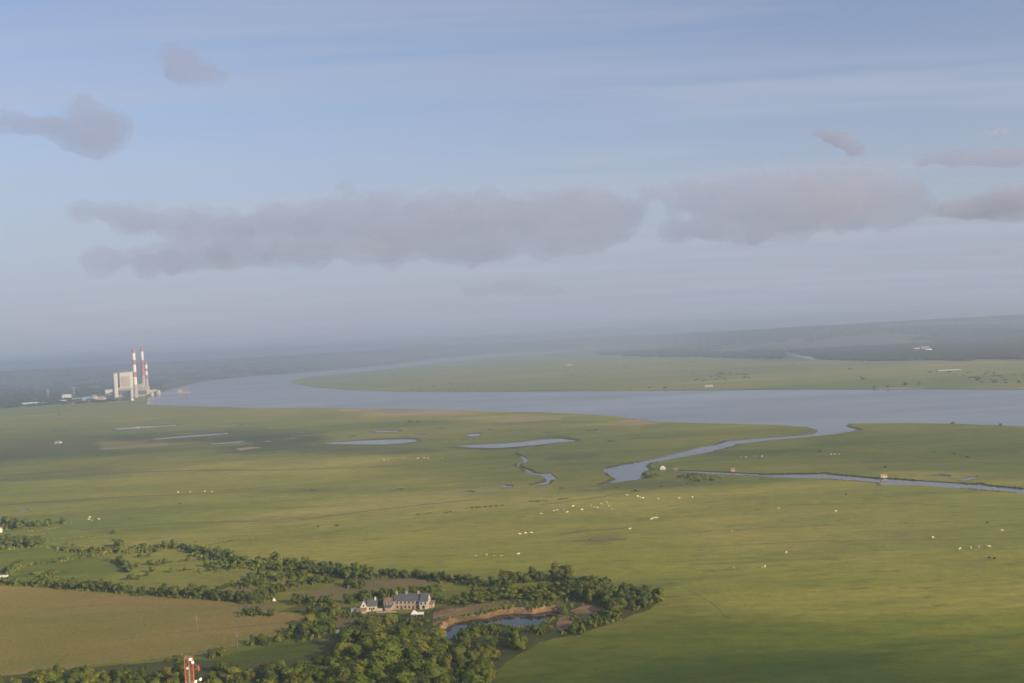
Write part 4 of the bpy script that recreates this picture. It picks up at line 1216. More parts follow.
herds = [
 ('white cow in the loose herd in the centre of the open meadow', 'herd in the centre of the meadow', 'cow_white', [(541, 514.5), (554, 511.5), (557, 510.8), (563.5, 510.5), (567, 513), (573, 507), (582, 510.5)]),
 ('white cow in the right half of the central meadow herd', 'right half of the central herd', 'cow_white', [(594, 508), (597.6, 508.5), (601, 504.5), (606.5, 503), (608.6, 507), (611.6, 509.5), (591, 506.5)]),
 ('white cow of the string nearest below the creek pool', 'string of cows below the creek pool', 'cow_white', [(626.7, 495.7), (637.6, 497), (639.8, 498), (642.8, 498.8), (658, 499.6), (679, 499), (692.5, 497.7)]),
 ('white cow of the tight trio right of the central herd', 'trio right of the central herd', 'cow_white', [(651.4, 520), (653.8, 519), (656.8, 518.7)]),
 ('single white cow alone between the central herd and the quarry trees', None, 'cow_white', [(629.7, 530)]),
 ('white cow of the row of three left of the central herd', 'row of three left of the central herd', 'cow_white', [(519.8, 535), (525.6, 534), (531.4, 533.8)]),
 ('tan cow grazing just behind the trees of the quarry pond', 'tan cows behind the quarry trees', 'cow_tan', [(486.5, 556), (493.3, 557), (501.5, 557), (475.5, 557)]),
 ('pale cow at the right of the tan cows behind the quarry trees', None, 'cow_white', [(518.3, 555)]),
 ('white cow in the cluster of four at the far right meadow', 'cluster of four at far right', 'cow_white', [(960, 549.7), (971, 548.7), (978.3, 548), (989, 547.6)]),
 ('dark cow just below the cluster of four at far right', None, 'cow_dark', [(994.4, 559.7)]),
 ('white cow alone near the right edge above the cluster of four', None, 'cow_white', [(1001.8, 531.5)]),
 ('white cow alone left of the far right cluster', None, 'cow_white', [(933, 538.6)]),
 ('white cow alone, the lowest and leftmost of the right meadow strays', None, 'cow_white', [(733, 568.6)]),
 ('white cow of a close pair in the lower right meadow', 'close pair in the lower right meadow', 'cow_white', [(761.5, 568), (764.9, 567.4)]),
 ('white cow alone above the close pair on the right', None, 'cow_white', [(786.4, 553.5)]),
 ('brown cow alone in the meadow right of centre', None, 'cow_tan', [(732, 532)]),
 ('pale cow just below the right water channel, left of centre channel', 'pale cows below the channel', 'cow_white', [(778.5, 509), (836, 512)]),
 ('white cow in the row between the creek and the channel', 'row between creek and channel', 'cow_white', [(741, 457.6), (746, 457.8), (755, 457), (762, 457)]),
 ('white cow in the row of three right of the creek mouth', 'row right of the creek mouth', 'cow_white', [(831, 455), (835, 455), (839, 455)]),
 ('pale cow of the small group beyond the left edge clumps', 'small group at left', 'cow_white', [(89, 520), (92, 521), (99, 520), (90, 518)]),
 ('cream cow of the far group below the western marsh pool', 'far group below the western pool', 'cow_white', [(384, 460.5), (388, 459.5), (418, 459), (424, 458.6), (428, 458.8), (442, 458.4), (404, 459)]),
 ('cream cow of the far left row in the marsh', 'far left row in the marsh', 'cow_white', [(178, 493), (190, 492.6), (205, 492), (212, 492.4)]),
]
cows = []
for lab, grp, c, pts in herds:
    for x, y in pts:
        p = G(x, y)
        o = link('cow', random.choice(cow_me[c]), None, None, p, random.uniform(0, 6.28) if random.random() < .4 else random.choice((0, math.pi)) + random.gauss(0, .5))
        s = 0.95 if p.length < 1300 else 1.05
        o.scale = (s, s, s)
        tag(o, lab, 'cow', grp)
        cows.append((o, x, y))
single_out(cows)

# ------------------------------------------------------------------ building materials
M['stone'] = plain('warm_render_wall', (0.50, 0.38, 0.27), 0.9, 0.16, 0.4, dirt=(0.42, 0.33, 0.24))
M['cream'] = plain('cream_wall', (0.62, 0.54, 0.42), 0.85, 0.10, 0.5)
M['white'] = plain('white_wall', (0.66, 0.64, 0.58), 0.8, 0.06, 0.5)
M['slate'] = plain('slate_roof', (0.115, 0.118, 0.140), 0.65, 0.2, 1.2, dirt=(0.12, 0.12, 0.12))
M['tile'] = plain('clay_tile_roof', (0.30, 0.19, 0.13), 0.85, 0.25, 1.0, dirt=(0.30, 0.18, 0.11))
M['oldtile'] = plain('weathered_tile_roof', (0.27, 0.19, 0.14), 0.85, 0.25, 1.0, dirt=(0.20, 0.16, 0.12))
M['glass'] = plain('window_glass', (0.03, 0.035, 0.045), 0.15, 0.1, 1.0, spec=0.5)
M['wooddoor'] = plain('brown_door', (0.16, 0.09, 0.05), 0.7, 0.15, 2)
M['frame'] = plain('white_frame', (0.75, 0.73, 0.68), 0.6, 0.05, 1)
M['terrace'] = plain('pale_terrace', (0.48, 0.40, 0.31), 0.9, 0.2, 0.4)
M['canvas'] = plain('white_canvas', (0.86, 0.84, 0.78), 0.7, 0.04, 0.5)
M['bluegrey'] = plain('blue_grey_sheet_roof', (0.24, 0.28, 0.33), 0.45, 0.15, 0.6)
M['timber'] = plain('weathered_timber', (0.20, 0.16, 0.12), 0.9, 0.25, 2)

def window(par, x, y, z, w, h, face='y'):
    """frame, pane and sill set 4 cm proud of the wall that looks towards -y (face y) or +x (face x)"""
    if face == 'y':
        o = MB().box(x - w / 2, x + w / 2, y - 0.06, y + 0.05, z, z + h).build('window', M['frame'], par)
        MB().box(x - w / 2 + .09, x + w / 2 - .09, y - 0.085, y - 0.062, z + .09, z + h - .09).build('pane', M['glass'], o)
        MB().box(x - w / 2 - .1, x + w / 2 + .1, y - 0.16, y - 0.01, z - 0.10, z - 0.003).build('sill', M['terrace'], o)
    else:
        o = MB().box(x - 0.05, x + 0.06, y - w / 2, y + w / 2, z, z + h).build('window', M['frame'], par)
        MB().box(x + 0.062, x + 0.085, y - w / 2 + .09, y + w / 2 - .09, z + .09, z + h - .09).build('pane', M['glass'], o)
        MB().box(x + 0.01, x + 0.16, y - w / 2 - .1, y + w / 2 + .1, z - 0.10, z - 0.003).build('sill', M['terrace'], o)
    return o

def walls_gabled(x0, x1, y0, y1, z0, ze, zr, axis):
    mb = MB().box(x0, x1, y0, y1, z0, ze)
    mb.gable(x0 + .002, x1 - .002, y0 + .002, y1 - .002, ze + .002, zr, axis)
    return mb

# ------------------------------------------------------------------ long farmhouse
fp = G(384, 610)
fx = G(429, 608.2)
yaw = math.atan2(fx.y - fp.y, fx.x - fp.x)
FH = empty('farmhouse', (fp.x, fp.y, ground_z(fp.x, fp.y) - .15), yaw - R(4))
Lh = (fx - fp).length
k = Lh / 27.0
tag(FH, 'long stone farmhouse with dark slate roof, chimneys and a bright gable end above the pond', 'house')
MB().box(0, 6.4 * k, 0, 7.0, -1, 4.7).build('wing_wall', M['stone'], FH)
MB().slopes(-.2, 6.4 * k - .02, 0, 7.0, 4.62, 6.2, .16, 'x', .3).build('wing_roof', M['oldtile'], FH)
MB().gable(0.01, 6.4 * k - .03, .02, 6.98, 4.702, 6.15, 'x').build('wing_gable', M['stone'], FH)
walls_gabled(6.4 * k, 22.0 * k, 0.4, 8.2, -1, 5.3, 7.9, 'x').build('wall', M['stone'], FH)
rf = MB().slopes(6.4 * k - .15, 22.0 * k + .1, .4, 8.2, 5.30, 8.05, .18, 'x', .4).build('roof', M['slate'], FH)
for cx in (7.2 * k, 13.2 * k, 20.4 * k):
    ch = MB().box(cx - .55, cx + .55, 3.85, 4.75, 7.0, 9.6).build('chimney', M['stone'], rf)
    for s in (-.36, .36):
        MB().tube((cx + s * .7, 4.3, 9.6), (cx + s * .7, 4.3, 10.1), .16, .13, 8).build('chimney_pot', M['tile'], rf)
# cross wing whose gable looks towards the viewer's right
walls_gabled(22.0 * k, 27.0 * k, -1.2, 7.0, -1, 4.9, 8.3, 'x').build('gable_wing_wall', M['cream'], FH)
MB().slopes(22.0 * k + .12, 27.0 * k + .25, -1.2, 7.0, 4.9, 8.44, .16, 'x', .3).build('gable_wing_roof', M['slate'], FH)
MB().lean(27.0 * k + .01, 29.6 * k, 0.6, 5.4, -1, 2.7, 3.6).build('end_shed_wall', M['stone'], FH)
MB().lean(27.0 * k + .02, 29.9 * k, 0.3, 5.6, 2.72, 2.86, 3.76).build('end_shed_roof', M['oldtile'], FH)
MB().lean(1.2 * k, 5.0 * k, -2.4, -.01, -1, 2.1, 2.9).build('porch_wall', M['stone'], FH)
MB().lean(1.0 * k, 5.2 * k, -2.7, -.005, 2.15, 2.25, 3.25).build('porch_roof', M['slate'], FH)
for x in (8.2, 10.6, 13.0, 15.4, 17.8, 20.2):
    window(FH, x * k, .4, 3.3, 1.1, 1.5)
for x in (8.2, 13.0, 15.4, 20.2):
    window(FH, x * k, .4, .7, 1.2, 1.6)
for x in (10.6, 17.8):
    d = MB().box(x * k - .6, x * k + .6, .33, .42, 0, 2.2).build('door', M['wooddoor'], FH)
    MB().tube((x * k + .4, .33, 1.05), (x * k + .4, .26, 1.05), .05, .05, 6).build('handle', M['frame'], d)
window(FH, 1.0 * k, 0, 3.0, 1.0, 1.2); window(FH, 3.1 * k, 0, 3.3, 1.0, 1.0); window(FH, 5.4 * k, 0, 3.0, 1.0, 1.2)
window(FH, 23.2 * k, -1.2, 3.0, 1.1, 1.4); window(FH, 25.6 * k, -1.2, 3.0, 1.1, 1.4); window(FH, 24.4 * k, -1.2, .6, 1.6, 2.0)
window(FH, 27.0 * k, 1.8, 4.2, 1.0, 1.3, 'x'); window(FH, 27.0 * k, 4.6, 4.2, 1.0, 1.3, 'x')
MB().box(-3, 23 * k, -5.6, -2.8, -1.6, -.05).build('terrace', M['terrace'], FH)
MB().box(-3, 9 * k, -5.9, -5.62, -1.6, .75).build('terrace_wall', M['stone'], FH)

# small house to the left
p = G(357, 612.6)
SH = empty('small_house', (p.x, p.y, ground_z(p.x, p.y) - .1), yaw + R(7))
tag(SH, 'small white gabled house with slate roof left of the long farmhouse', 'house')
walls_gabled(2.2, 5.8, -1.0, 5.4, -1, 3.4, 6.6, 'y').build('gable_wall', M['white'], SH)
MB().slopes(2.2, 5.8, -.8, 5.4, 3.4, 6.75, .15, 'y', .25).build('gable_roof', M['slate'], SH)
walls_gabled(5.82, 11.2, .6, 5.8, -1, 3.2, 6.0, 'x').build('wall', M['cream'], SH)
rf = MB().slopes(5.85, 11.4, .6, 5.8, 3.2, 6.15, .15, 'x', .3).build('roof', M['slate'], SH)
MB().box(10.0, 11.0, 2.7, 3.7, 5.3, 7.6).build('chimney', M['white'], rf)
MB().lean(.2, 5.6, -3.6, -1.02, -1, 1.9, 2.7).build('front_lean_to', M['stone'], SH)
MB().lean(0, 5.8, -3.9, -1.01, 2.0, 2.1, 2.86).build('lean_to_roof', M['oldtile'], SH)
MB().box(-3.2, .1, -.6, 2.2, -1, 2.0).build('outhouse_wall', M['cream'], SH)
MB().lean(-3.4, .15, -.8, 2.4, 2.0, 2.15, 2.6).build('outhouse_roof', M['bluegrey'], SH)
MB().box(11.22, 14.6, .4, .75, -1, 1.5).build('garden_wall', M['cream'], SH)
for x in (7.2, 9.6): window(SH, x, .6, 1.0, 1.0, 1.4)
window(SH, 4.0, -1.0, 3.4, .9, 1.1)
d = MB().box(8.0, 8.9, .53, .62, 0, 2.1).build('door', M['wooddoor'], SH)

# white marquee on the lawn
p = G(411, 617.8)
MQ = empty('marquee', (p.x, p.y, ground_z(p.x, p.y)), yaw)
tag(MQ, 'bright white canvas marquee on the lawn below the long farmhouse', 'tent')
MB().add([(0, 0, 2.0), (3.2, 0, 2.0), (3.2, 3.2, 2.0), (0, 3.2, 2.0), (1.6, 1.6, 4.0), (0, 0, 1.75), (3.2, 0, 1.75), (3.2, 3.2, 1.75), (0, 3.2, 1.75)],
         [(0, 1, 4), (1, 2, 4), (2, 3, 4), (3, 0, 4), (5, 6, 1, 0), (6, 7, 2, 1), (7, 8, 3, 2), (8, 5, 0, 3)]).build('canopy', M['canvas'], MQ)
MB().lean(3.25, 6.9, .2, 3.0, 1.55, 1.75, 2.3).build('awning', M['canvas'], MQ)
for x, y in ((.08, .08), (3.1, .08), (3.1, 3.1), (.08, 3.1), (6.8, .3), (6.8, 2.9)):
    MB().tube((x, y, 0), (x, y, 1.9 if x < 4 else 1.6), .05, .05, 6).build('pole', M['frame'], MQ)
MB().box(.1, 3.1, 3.02, 3.08, .05, 1.74).build('side_sheet', M['canvas'], MQ)

# blue-grey roofed shed in the wood
p = G(336, 638)
o = empty('shed', (p.x, p.y, -.1), yaw + R(10))
tag(o, 'blue-grey metal roofed shed at the edge of the wood left of the farmhouse', 'shed')
MB().box(0, 4.4, 0, 4.0, 0, 2.4).build('wall', M['timber'], o)
MB().lean(-.2, 4.6, -.3, 4.2, 2.42, 2.52, 3.2).build('roof', M['bluegrey'], o)
MB().box(1.5, 2.9, -.06, .02, 0, 1.9).build('door', M['wooddoor'], o)

# small white ridge tent by the hedge
p = G(274, 601)
o = empty('tent', (p.x, p.y, 0), .3)
tag(o, 'small white ridge tent in front of the hedge between the little fields', 'tent')
MB().slopes(-1.2, 1.2, -1.2, 1.2, 0.15, 2.5, .05, 'y', .1).build('canopy', M['canvas'], o)
MB().add([(-1.1, -1.15, 0.1), (1.1, -1.15, .1), (0, -1.15, 2.4), (-1.1, -1.1, 0.1), (1.1, -1.1, .1), (0, -1.1, 2.4)], [(0, 1, 2), (5, 4, 3), (0, 3, 4, 1), (1, 4, 5, 2), (2, 5, 3, 0)]).build('front_panel', M['canvas'], o)
MB().tube((0, -1.25, 0), (0, -1.25, 2.6), .04, .04, 6).build('pole', M['frame'], o)

# orange tiled house and white roofed barn at the left edge
p = G(-4, 533)
o = empty('cottage', (p.x, p.y, -.1), R(20))
tag(o, 'house with orange tiled roof among dark trees, cut by the left edge', 'house')
walls_gabled(-4, 5, 0, 6, 0, 3.6, 6.6, 'y').build('wall', M['cream'], o)
rf = MB().slopes(-4, 5, -.3, 6.3, 3.6, 6.75, .2, 'y', .4).build('roof', M['tile'], o)
MB().box(.2, 1.0, 3.5, 4.3, 6.0, 8.0).build('chimney', M['cream'], rf)
window(o, -1.5, 0, 1.0, 1.1, 1.4); window(o, 2.5, 0, 1.0, 1.1, 1.4)
p = G(-6, 581)
o = empty('barn', (p.x, p.y, -.1), R(3))
tag(o, 'low barn with long white roof, cut by the left edge above the brown field', 'barn')
MB().box(-6, 8, 0, 4, 0, 2.0).build('wall', M['timber'], o)
MB().lean(-6.3, 8.3, -.3, 4.3, 2.02, 2.12, 3.0).build('roof', M['white'], o)
MB().box(2, 4.6, -.06, .02, 0, 1.8).build('door', M['wooddoor'], o)

# ------------------------------------------------------------------ cabins by the creek
p = G(660.5, 470)
o = empty('cabin', (p.x, p.y, 0), R(8))
tag(o, 'bright white cabin with pale roof beside the tidal creek', 'cabin')
walls_gabled(0, 5.6, 0, 4.4, 0, 2.7, 4.6, 'y').build('wall', M['white'], o)
MB().slopes(0, 5.6, -.2, 4.6, 2.7, 4.75, .14, 'y', .35).build('roof', M['terrace'], o)
d = MB().box(2.2, 3.2, -.07, .02, 0, 2.0).build('door', M['wooddoor'], o)
window(o, 1.1, 0, 1.0, .8, .9); window(o, 4.5, 0, 1.0, .8, .9)
MB().box(-1.5, 7, -2.2, -.05, -.2, .15).build('deck', M['timber'], o)
p = G(673, 472)
o = empty('cabin', (p.x, p.y, 0), R(-6))
tag(o, 'brown timber cabin in the bushes right of the white creek cabin', 'cabin')
walls_gabled(0, 6.0, 0, 4, 0, 2.4, 4.0, 'x').build('wall', M['wooddoor'], o)
MB().slopes(-.2, 6.2, 0, 4, 2.4, 4.15, .14, 'x', .3).build('roof', M['timber'], o)
window(o, 3, 0, .9, 1.0, .9)
p = G(731, 471.5)
o = empty('cabin', (p.x, p.y, 0), R(0))
tag(o, 'small reddish hut at the start of the right water channel', 'cabin')
walls_gabled(0, 4.0, 0, 3.2, 0, 1.9, 3.0, 'x').build('wall', M['stone'], o)
MB().slopes(-.2, 4.2, 0, 3.2, 1.9, 3.15, .14, 'x', .3).build('roof', M['tile'], o)
window(o, 2.0, 0, .8, .9, .8)
p = G(881, 478)
o = empty('cabin', (p.x, p.y, 0), R(0))
tag(o, 'cream hut with orange roof on the bank of the right channel', 'cabin')
walls_gabled(0, 6.0, 0, 3.4, 0, 1.9, 3.1, 'x').build('wall', M['cream'], o)
MB().slopes(-.2, 6.2, 0, 3.4, 1.9, 3.25, .14, 'x', .3).build('roof', M['tile'], o)
window(o, 1.6, 0, .8, .9, .8); window(o, 4.4, 0, .8, .9, .8)

# ------------------------------------------------------------------ wooden poles in the brown field
def pole(px, py, h, label):
    p = G(px, py)
    o = empty('utility_pole', p, R(35))
    tag(o, label, 'pole')
    MB().tube((0, 0, -.3), (0, 0, h), .24, .17, 8).build('post', M['timber'], o)
    c = MB().box(-.9, .9, -.06, .06, h - .75, h - .60).build('crossarm', M['timber'], o)
    for x in (-.75, 0, .75):
        MB().tube((x, 0, h - .60), (x, 0, h - .32), .07, .05, 6).build('insulator', M['frame'], c)
    MB().box(-.22, .22, -.36, -.13, h - 2.2, h - 1.4).build('transformer_box', M['bluegrey'], o)
pole(197, 631, 8.4, 'wooden utility pole in the middle of the brown field')
pole(237.5, 648, 8.2, 'wooden utility pole at the right end of the brown field')

# ------------------------------------------------------------------ red lattice mast with dishes
M['red'] = plain('red_steel', (0.52, 0.145, 0.09), 0.5, 0.1, 1)
M['whitesteel'] = plain('white_steel', (0.72, 0.70, 0.66), 0.5, 0.08, 1)
MD = 405.0
top = A(188.5, 657.5, MD)
o = empty('lattice_mast', (top.x, top.y, 0), R(14))
tag(o, 'red and white lattice mast with white dish antennas rising from the bottom edge', 'mast')
HT = top.z; wm = 1.45
for sx in (-1, 1):
    for sy in (-1, 1):
        z1 = HT
        zcut = HT - 9.0
        MB().tube((sx * wm, sy * wm, zcut), (sx * wm, sy * wm, z1), .13, .12, 8).build('leg', M['red'], o)
        MB().tube((sx * wm * 1.25, sy * wm * 1.25, 0), (sx * wm, sy * wm, zcut - .01), .16, .13, 8).build('leg', M['whitesteel'], o)
seg = 2.25
n = int(HT / seg)
ring = {}
for kx, mt in ((0, 'red'), (1, 'whitesteel')):
    ring[mt] = [MB().tube((-wm, -wm, 0), (wm, -wm, 0), .07, .07, 6).mesh('rung'), MB().tube((-wm, -wm, 0), (wm, -wm, seg), .055, .055, 6).mesh('brace'), MB().tube((wm, -wm, 0), (-wm, -wm, seg), .055, .055, 6).mesh('brace')]
    for q in ring[mt]: q.materials.append(M[mt])
for i in range(n):
    z = HT - (i + 1) * seg
    mt = 'red' if z > HT - 9.1 else 'whitesteel'
    if z < HT - 24: break
    for a in range(4):
        for j, nm in ((0, 'rung'), (1, 'brace'), (2, 'brace')):
            q = link(nm, ring[mt][j], None, o, (0, 0, z), a * math.pi / 2)
for a in range(4):
    link('rung', ring['red'][0], None, o, (0, 0, HT - .06), a * math.pi / 2)
MB().tube((-.2, 0, 0), (-.2, 0, HT), .05, .05, 6).tube((.2, 0, 0), (.2, 0, HT), .05, .05, 6).build('ladder', M['whitesteel'], o)
MB().box(-.12, .12, .25, .5, 0, HT - .5).build('cable_tray', M['whitesteel'], o)
MB().tube((-.9, 0, HT), (-.9, 0, HT + 1.1), .05, .03, 6).build('lightning_rod', M['whitesteel'], o)
def dish(x, z, r, yawd, y=-1.75):
    mb = MB().lathe([(r * .25, -.25), (r * .7, -.12), (r, .12), (r, .30), (r * .96, .32), (.02, .40)], 14)
    q = mb.build('dish_antenna', M['canvas'], o, (x, y, z))
    q.rotation_euler = (R(90), 0, R(yawd))
    MB().tube((x, y + .2, z), (x * .8, -wm, z), .06, .06, 6).build('dish_bracket', M['whitesteel'], o)
dish(.75, HT - .25, .62, 10); dish(1.35, HT - 1.45, .55, 30); dish(2.1, HT - 8.7, .55, 20, -1.4); dish(3.7, HT - 8.3, .60, 35, -.6); dish(-.5, HT - 3.4, .45, -20)
MB().tube((wm, 0, HT - 4.6), (wm + 2.4, 0, HT - 4.6), .09, .09, 6).tube((wm, 0, HT - 2.0), (wm + 2.4, 0, HT - 4.6), .08, .08, 6).tube((wm + 1.3, 0, HT - 4.6), (wm + 1.3, 0, HT - 3.3), .07, .07, 6).build('outrigger', M['red'], o)
MB().box(wm + 1.7, wm + 2.1, -.25, .25, HT - 5.3, HT - 3.3).build('panel_antenna', M['red'], o)
MB().tube((wm, 0, HT - 8.7), (wm + 2.4, -.4, HT - 8.5), .08, .08, 6).build('dish_arm', M['whitesteel'], o)

# ------------------------------------------------------------------ power station on the far bank
M['concrete'] = plain('pale_concrete', (0.34, 0.33, 0.31), 0.9, 0.08, 0.02)
M['pwhite'] = plain('white_cladding', (0.64, 0.62, 0.58), 0.6, 0.05, 0.02)
M['pcream'] = plain('cream_cladding', (0.52, 0.43, 0.34), 0.7, 0.05, 0.02)
M['pgrey'] = plain('grey_cladding', (0.34, 0.33, 0.31), 0.7, 0.08, 0.02)
M['pred'] = plain('red_aviation_paint', (0.33, 0.12, 0.11), 0.7, 0.06, 0.02)
M['pblue'] = plain('blue_cladding', (0.20, 0.36, 0.62), 0.6, 0.05, 0.02)
M['psand'] = plain('coal_dust_ground', (0.20, 0.16, 0.13), 0.9, 0.1, 0.02)

def chimney(px, base_y, top_y, r0, r1, bands, label, flue_base=None):
    """bands: pixel heights from the top down: (y where the band ends, colour)"""
    p = G(px, base_y)
    s = mpp(p)
    h = (base_y - top_y) * s
    o = empty('chimney', (p.x, p.y, 0))
    tag(o, label, 'chimney', None)
    z1 = h; yprev = top_y
    for ye, mt in bands:
        z0 = max(0, (base_y - ye) * s)
        ra = r0 + (r1 - r0) * z1 / h; rb = r0 + (r1 - r0) * z0 / h
        MB().lathe([(rb, z0), (ra, z1 - .05)], 20).build('stripe' if mt != 'concrete' else 'shaft', M[mt], o)
        z1 = z0
    MB().lathe([(r1 + .5, h), (r1 + .5, h + 1.6), (r1 - .8, h + 1.6)], 20).build('rim', M['pgrey'], o)
    for zz in (h * .45, h * .75):
        rz_ = r0 + (r1 - r0) * zz / h
        MB().lathe([(rz_ + .1, zz), (rz_ + 1.6, zz), (rz_ + 1.6, zz + .6), (rz_ + .1, zz + 1.0)], 20).build('gallery', M['pgrey'], o)
    return o
chimney(136, 397.5, 348.5, 8.6, 6.0, [(353, 'pred'), (360, 'pwhite'), (364.5, 'pred'), (372, 'pwhite'), (377, 'pred'), (384.5, 'pwhite'), (397.5, 'concrete')], 'tall chimney with broad red and white stripes nearest the boiler house, leftmost of three')
chimney(144.2, 394, 346.5, 8.0, 5.6, [(351.5, 'pred'), (360, 'pwhite'), (375.5, 'pred'), (394, 'concrete')], 'tall chimney with a long faded red section, middle of the three')
chimney(147.6, 395, 362.5, 7.0, 5.2, [(364.5, 'pred'), (368.5, 'pwhite'), (371, 'pred'), (375, 'pwhite'), (379, 'pred'), (395, 'concrete')], 'shorter striped chimney, rightmost of the three')

p0 = G(119, 396.5); s = mpp(p0)
def plant(name, px, base_y, blocks, label, cat='building', yawd=0.0):
    """blocks: (x0 px, x1 px, height px, depth m, y offset m, material, part name)"""
    p = G(px, base_y); s_ = mpp(p)
    o = empty(name, (p.x, p.y, -.5), R(yawd))
    tag(o, label, cat)
    for (x0, x1, hp, dep, yo, mt, nm, z0) in blocks:
        MB().box((x0 - px) * s_, (x1 - px) * s_, yo, yo + dep, z0 * s_, hp * s_).build(nm, M[mt], o)
    return o, s_
o, s_ = plant('boiler_house', 119, 397, [(119, 130, 24, 55, 20, 'pwhite', 'main_hall', 0), (120.6, 129.0, 20.6, 1, 18.8, 'pcream', 'cladding_panel', 9.4), (123.2, 127.0, 19.6, 1, 17.6, 'terrace', 'cladding_panel', 11.2),
    (119.3, 129.7, 25.0, 40, 28, 'pgrey', 'roof_plant', 24.02), (117, 132, 8.6, 30, -12, 'concrete', 'turbine_hall', 0), (117.2, 131.8, 9.1, 26, -10, 'pwhite', 'turbine_roof', 8.62)], 'tall pale boiler house of the power station beside the striped chimneys')
for i in range(6):
    x = (118 + i * 2.3 - 119) * s_
    MB().box(x, x + 5.6, -12.8, -12.02, 2.2 * s_, 6.6 * s_).build('window', M['glass'], o)
for zz in (12, 15, 18):
    MB().box(.3 * s_, 10.7 * s_, 17.4, 17.55, zz * s_, zz * s_ + 1.4).build('walkway', M['pgrey'], o)
o, s_ = plant('conveyor_tower', 116.4, 397.5, [(115.2, 117.6, 24, 12, -2, 'pwhite', 'shaft', 0), (115.0, 117.8, 25.0, 13, -2.5, 'pgrey', 'head_house', 24.02), (112.4, 115.15, 10.5, 20, 8, 'pgrey', 'transfer_house', 0)], 'slim grey tower standing just left of the boiler house')
MB().lean(-9 * s_, -4.1 * s_, 12, 17, 3 * s_, 4.0 * s_, 4.0 * s_).build('conveyor', M['pgrey'], o)
o, s_ = plant('warehouse', 106, 397.5, [(105.5, 113.5, 7.6, 30, 0, 'pwhite', 'wall', 0), (105.3, 113.7, 8.3, 31, -.5, 'bluegrey', 'roof', 7.62)], 'low white warehouse left of the slim tower')
for i in range(4): MB().box((1 + i * 1.8) * s_, (2 + i * 1.8) * s_, -.6, .05, 0, 4.5 * s_).build('door', M['pgrey'], o)
o, s_ = plant('filter_building', 138, 396.5, [(137.5, 148.5, 9.6, 40, -18, 'pgrey', 'main_hall', 0), (138.5, 143.0, 12.6, 24, -10, 'concrete', 'upper_hall', 9.62), (148.6, 152, 6.0, 26, -14, 'pcream', 'annex', 0), (133, 137.4, 7.6, 20, -22, 'pwhite', 'front_annex', 0)], 'grey filter building at the foot of the three chimneys')
for i in range(4):
    MB().box((.4 + i * 2.6) * s_, (2.0 + i * 2.6) * s_, -18.7, -18.02, 2 * s_, 6 * s_).build('louvre', M['glass'], o)
for i, (px, r) in enumerate(((154.5, 11), (158.2, 10), (152.0, 8))):
    p = G(px, 394.5 if i < 2 else 396)
    o = empty('storage_tank', (p.x, p.y, -.3))
    MB().lathe([(r, 0), (r, 20 - i * 3)], 24).build('shell', M['concrete'] if i else M['pgrey'], o)
    MB().lathe([(r + .2, 20 - i * 3 + .05), (r * .6, 22.5 - i * 3), (.3, 23.5 - i * 3)], 24).build('roof', M['pgrey'], o)
    tag(o, ['larger pale round tank right of the chimneys at the water', 'rightmost round tank beside the power station', 'small tank in front between chimneys and river'][i], 'tank')
p = G(132.2, 400.6)
o = empty('silo', (p.x, p.y, -.3)); tag(o, 'small white silo in front of the power station', 'silo')
MB().lathe([(5, 0), (5, 9)], 18).build('shell', M['pwhite'], o); MB().lathe([(5.1, 9.02), (3, 11), (.3, 11.6)], 18).build('roof', M['whitesteel'], o)
p = G(130, 396.8)
# yard sheds to the left
def longshed(px0, px1, by, hp, dep, wall, roof, label, yawd=0.0):
    p = G(px0, by); s_ = mpp(p)
    o = empty('shed', (p.x, p.y, -.4), R(yawd)); tag(o, label, 'shed')
    L = (px1 - px0) * s_; hh = hp * s_
    MB().box(0, L, 0, dep, 0, hh).build('wall', M[wall], o)
    MB().slopes(-.5, L + .5, 0, dep, hh + .02, hh * 1.35 + 1, .5, 'x', 1.0).build('roof', M[roof], o)
    for i in range(max(1, int(px1 - px0) // 3)):
        MB().box(4 + i * 12, 9 + i * 12, -.3, .05, 0, hh * .6).build('door', M['pgrey'], o)
    return o
longshed(82, 90.5, 400.5, 2.4, 30, 'pblue', 'pblue', 'long blue shed left of the power station')
longshed(62, 70, 399.5, 3.4, 30, 'pwhite', 'whitesteel', 'white shed farthest left of the blue shed')
longshed(72, 81, 401.0, 2.0, 24, 'pcream', 'bluegrey', 'cream shed between the white shed and the blue shed')
longshed(59, 64.5, 402.5, 1.4, 24, 'pwhite', 'whitesteel', 'low white shed just below the white shed at left')
longshed(92, 96, 399.5, 3.4, 20, 'pcream', 'tile', 'reddish shed right of the blue shed')
longshed(21, 36, 406, 2.0, 40, 'pwhite', 'whitesteel', 'long white shed alone near the left edge')
longshed(41, 46.5, 405, 1.6, 30, 'pwhite', 'bluegrey', 'small pale shed right of the long white shed')
longshed(98, 104, 400, 2.4, 24, 'concrete', 'pgrey', 'grey shed between blue shed and warehouse')
longshed(54.5, 59.5, 443.6, 1.4, 12, 'pwhite', 'bluegrey', 'lone white barn in the dark marsh at left')
p = G(122, 397.5)
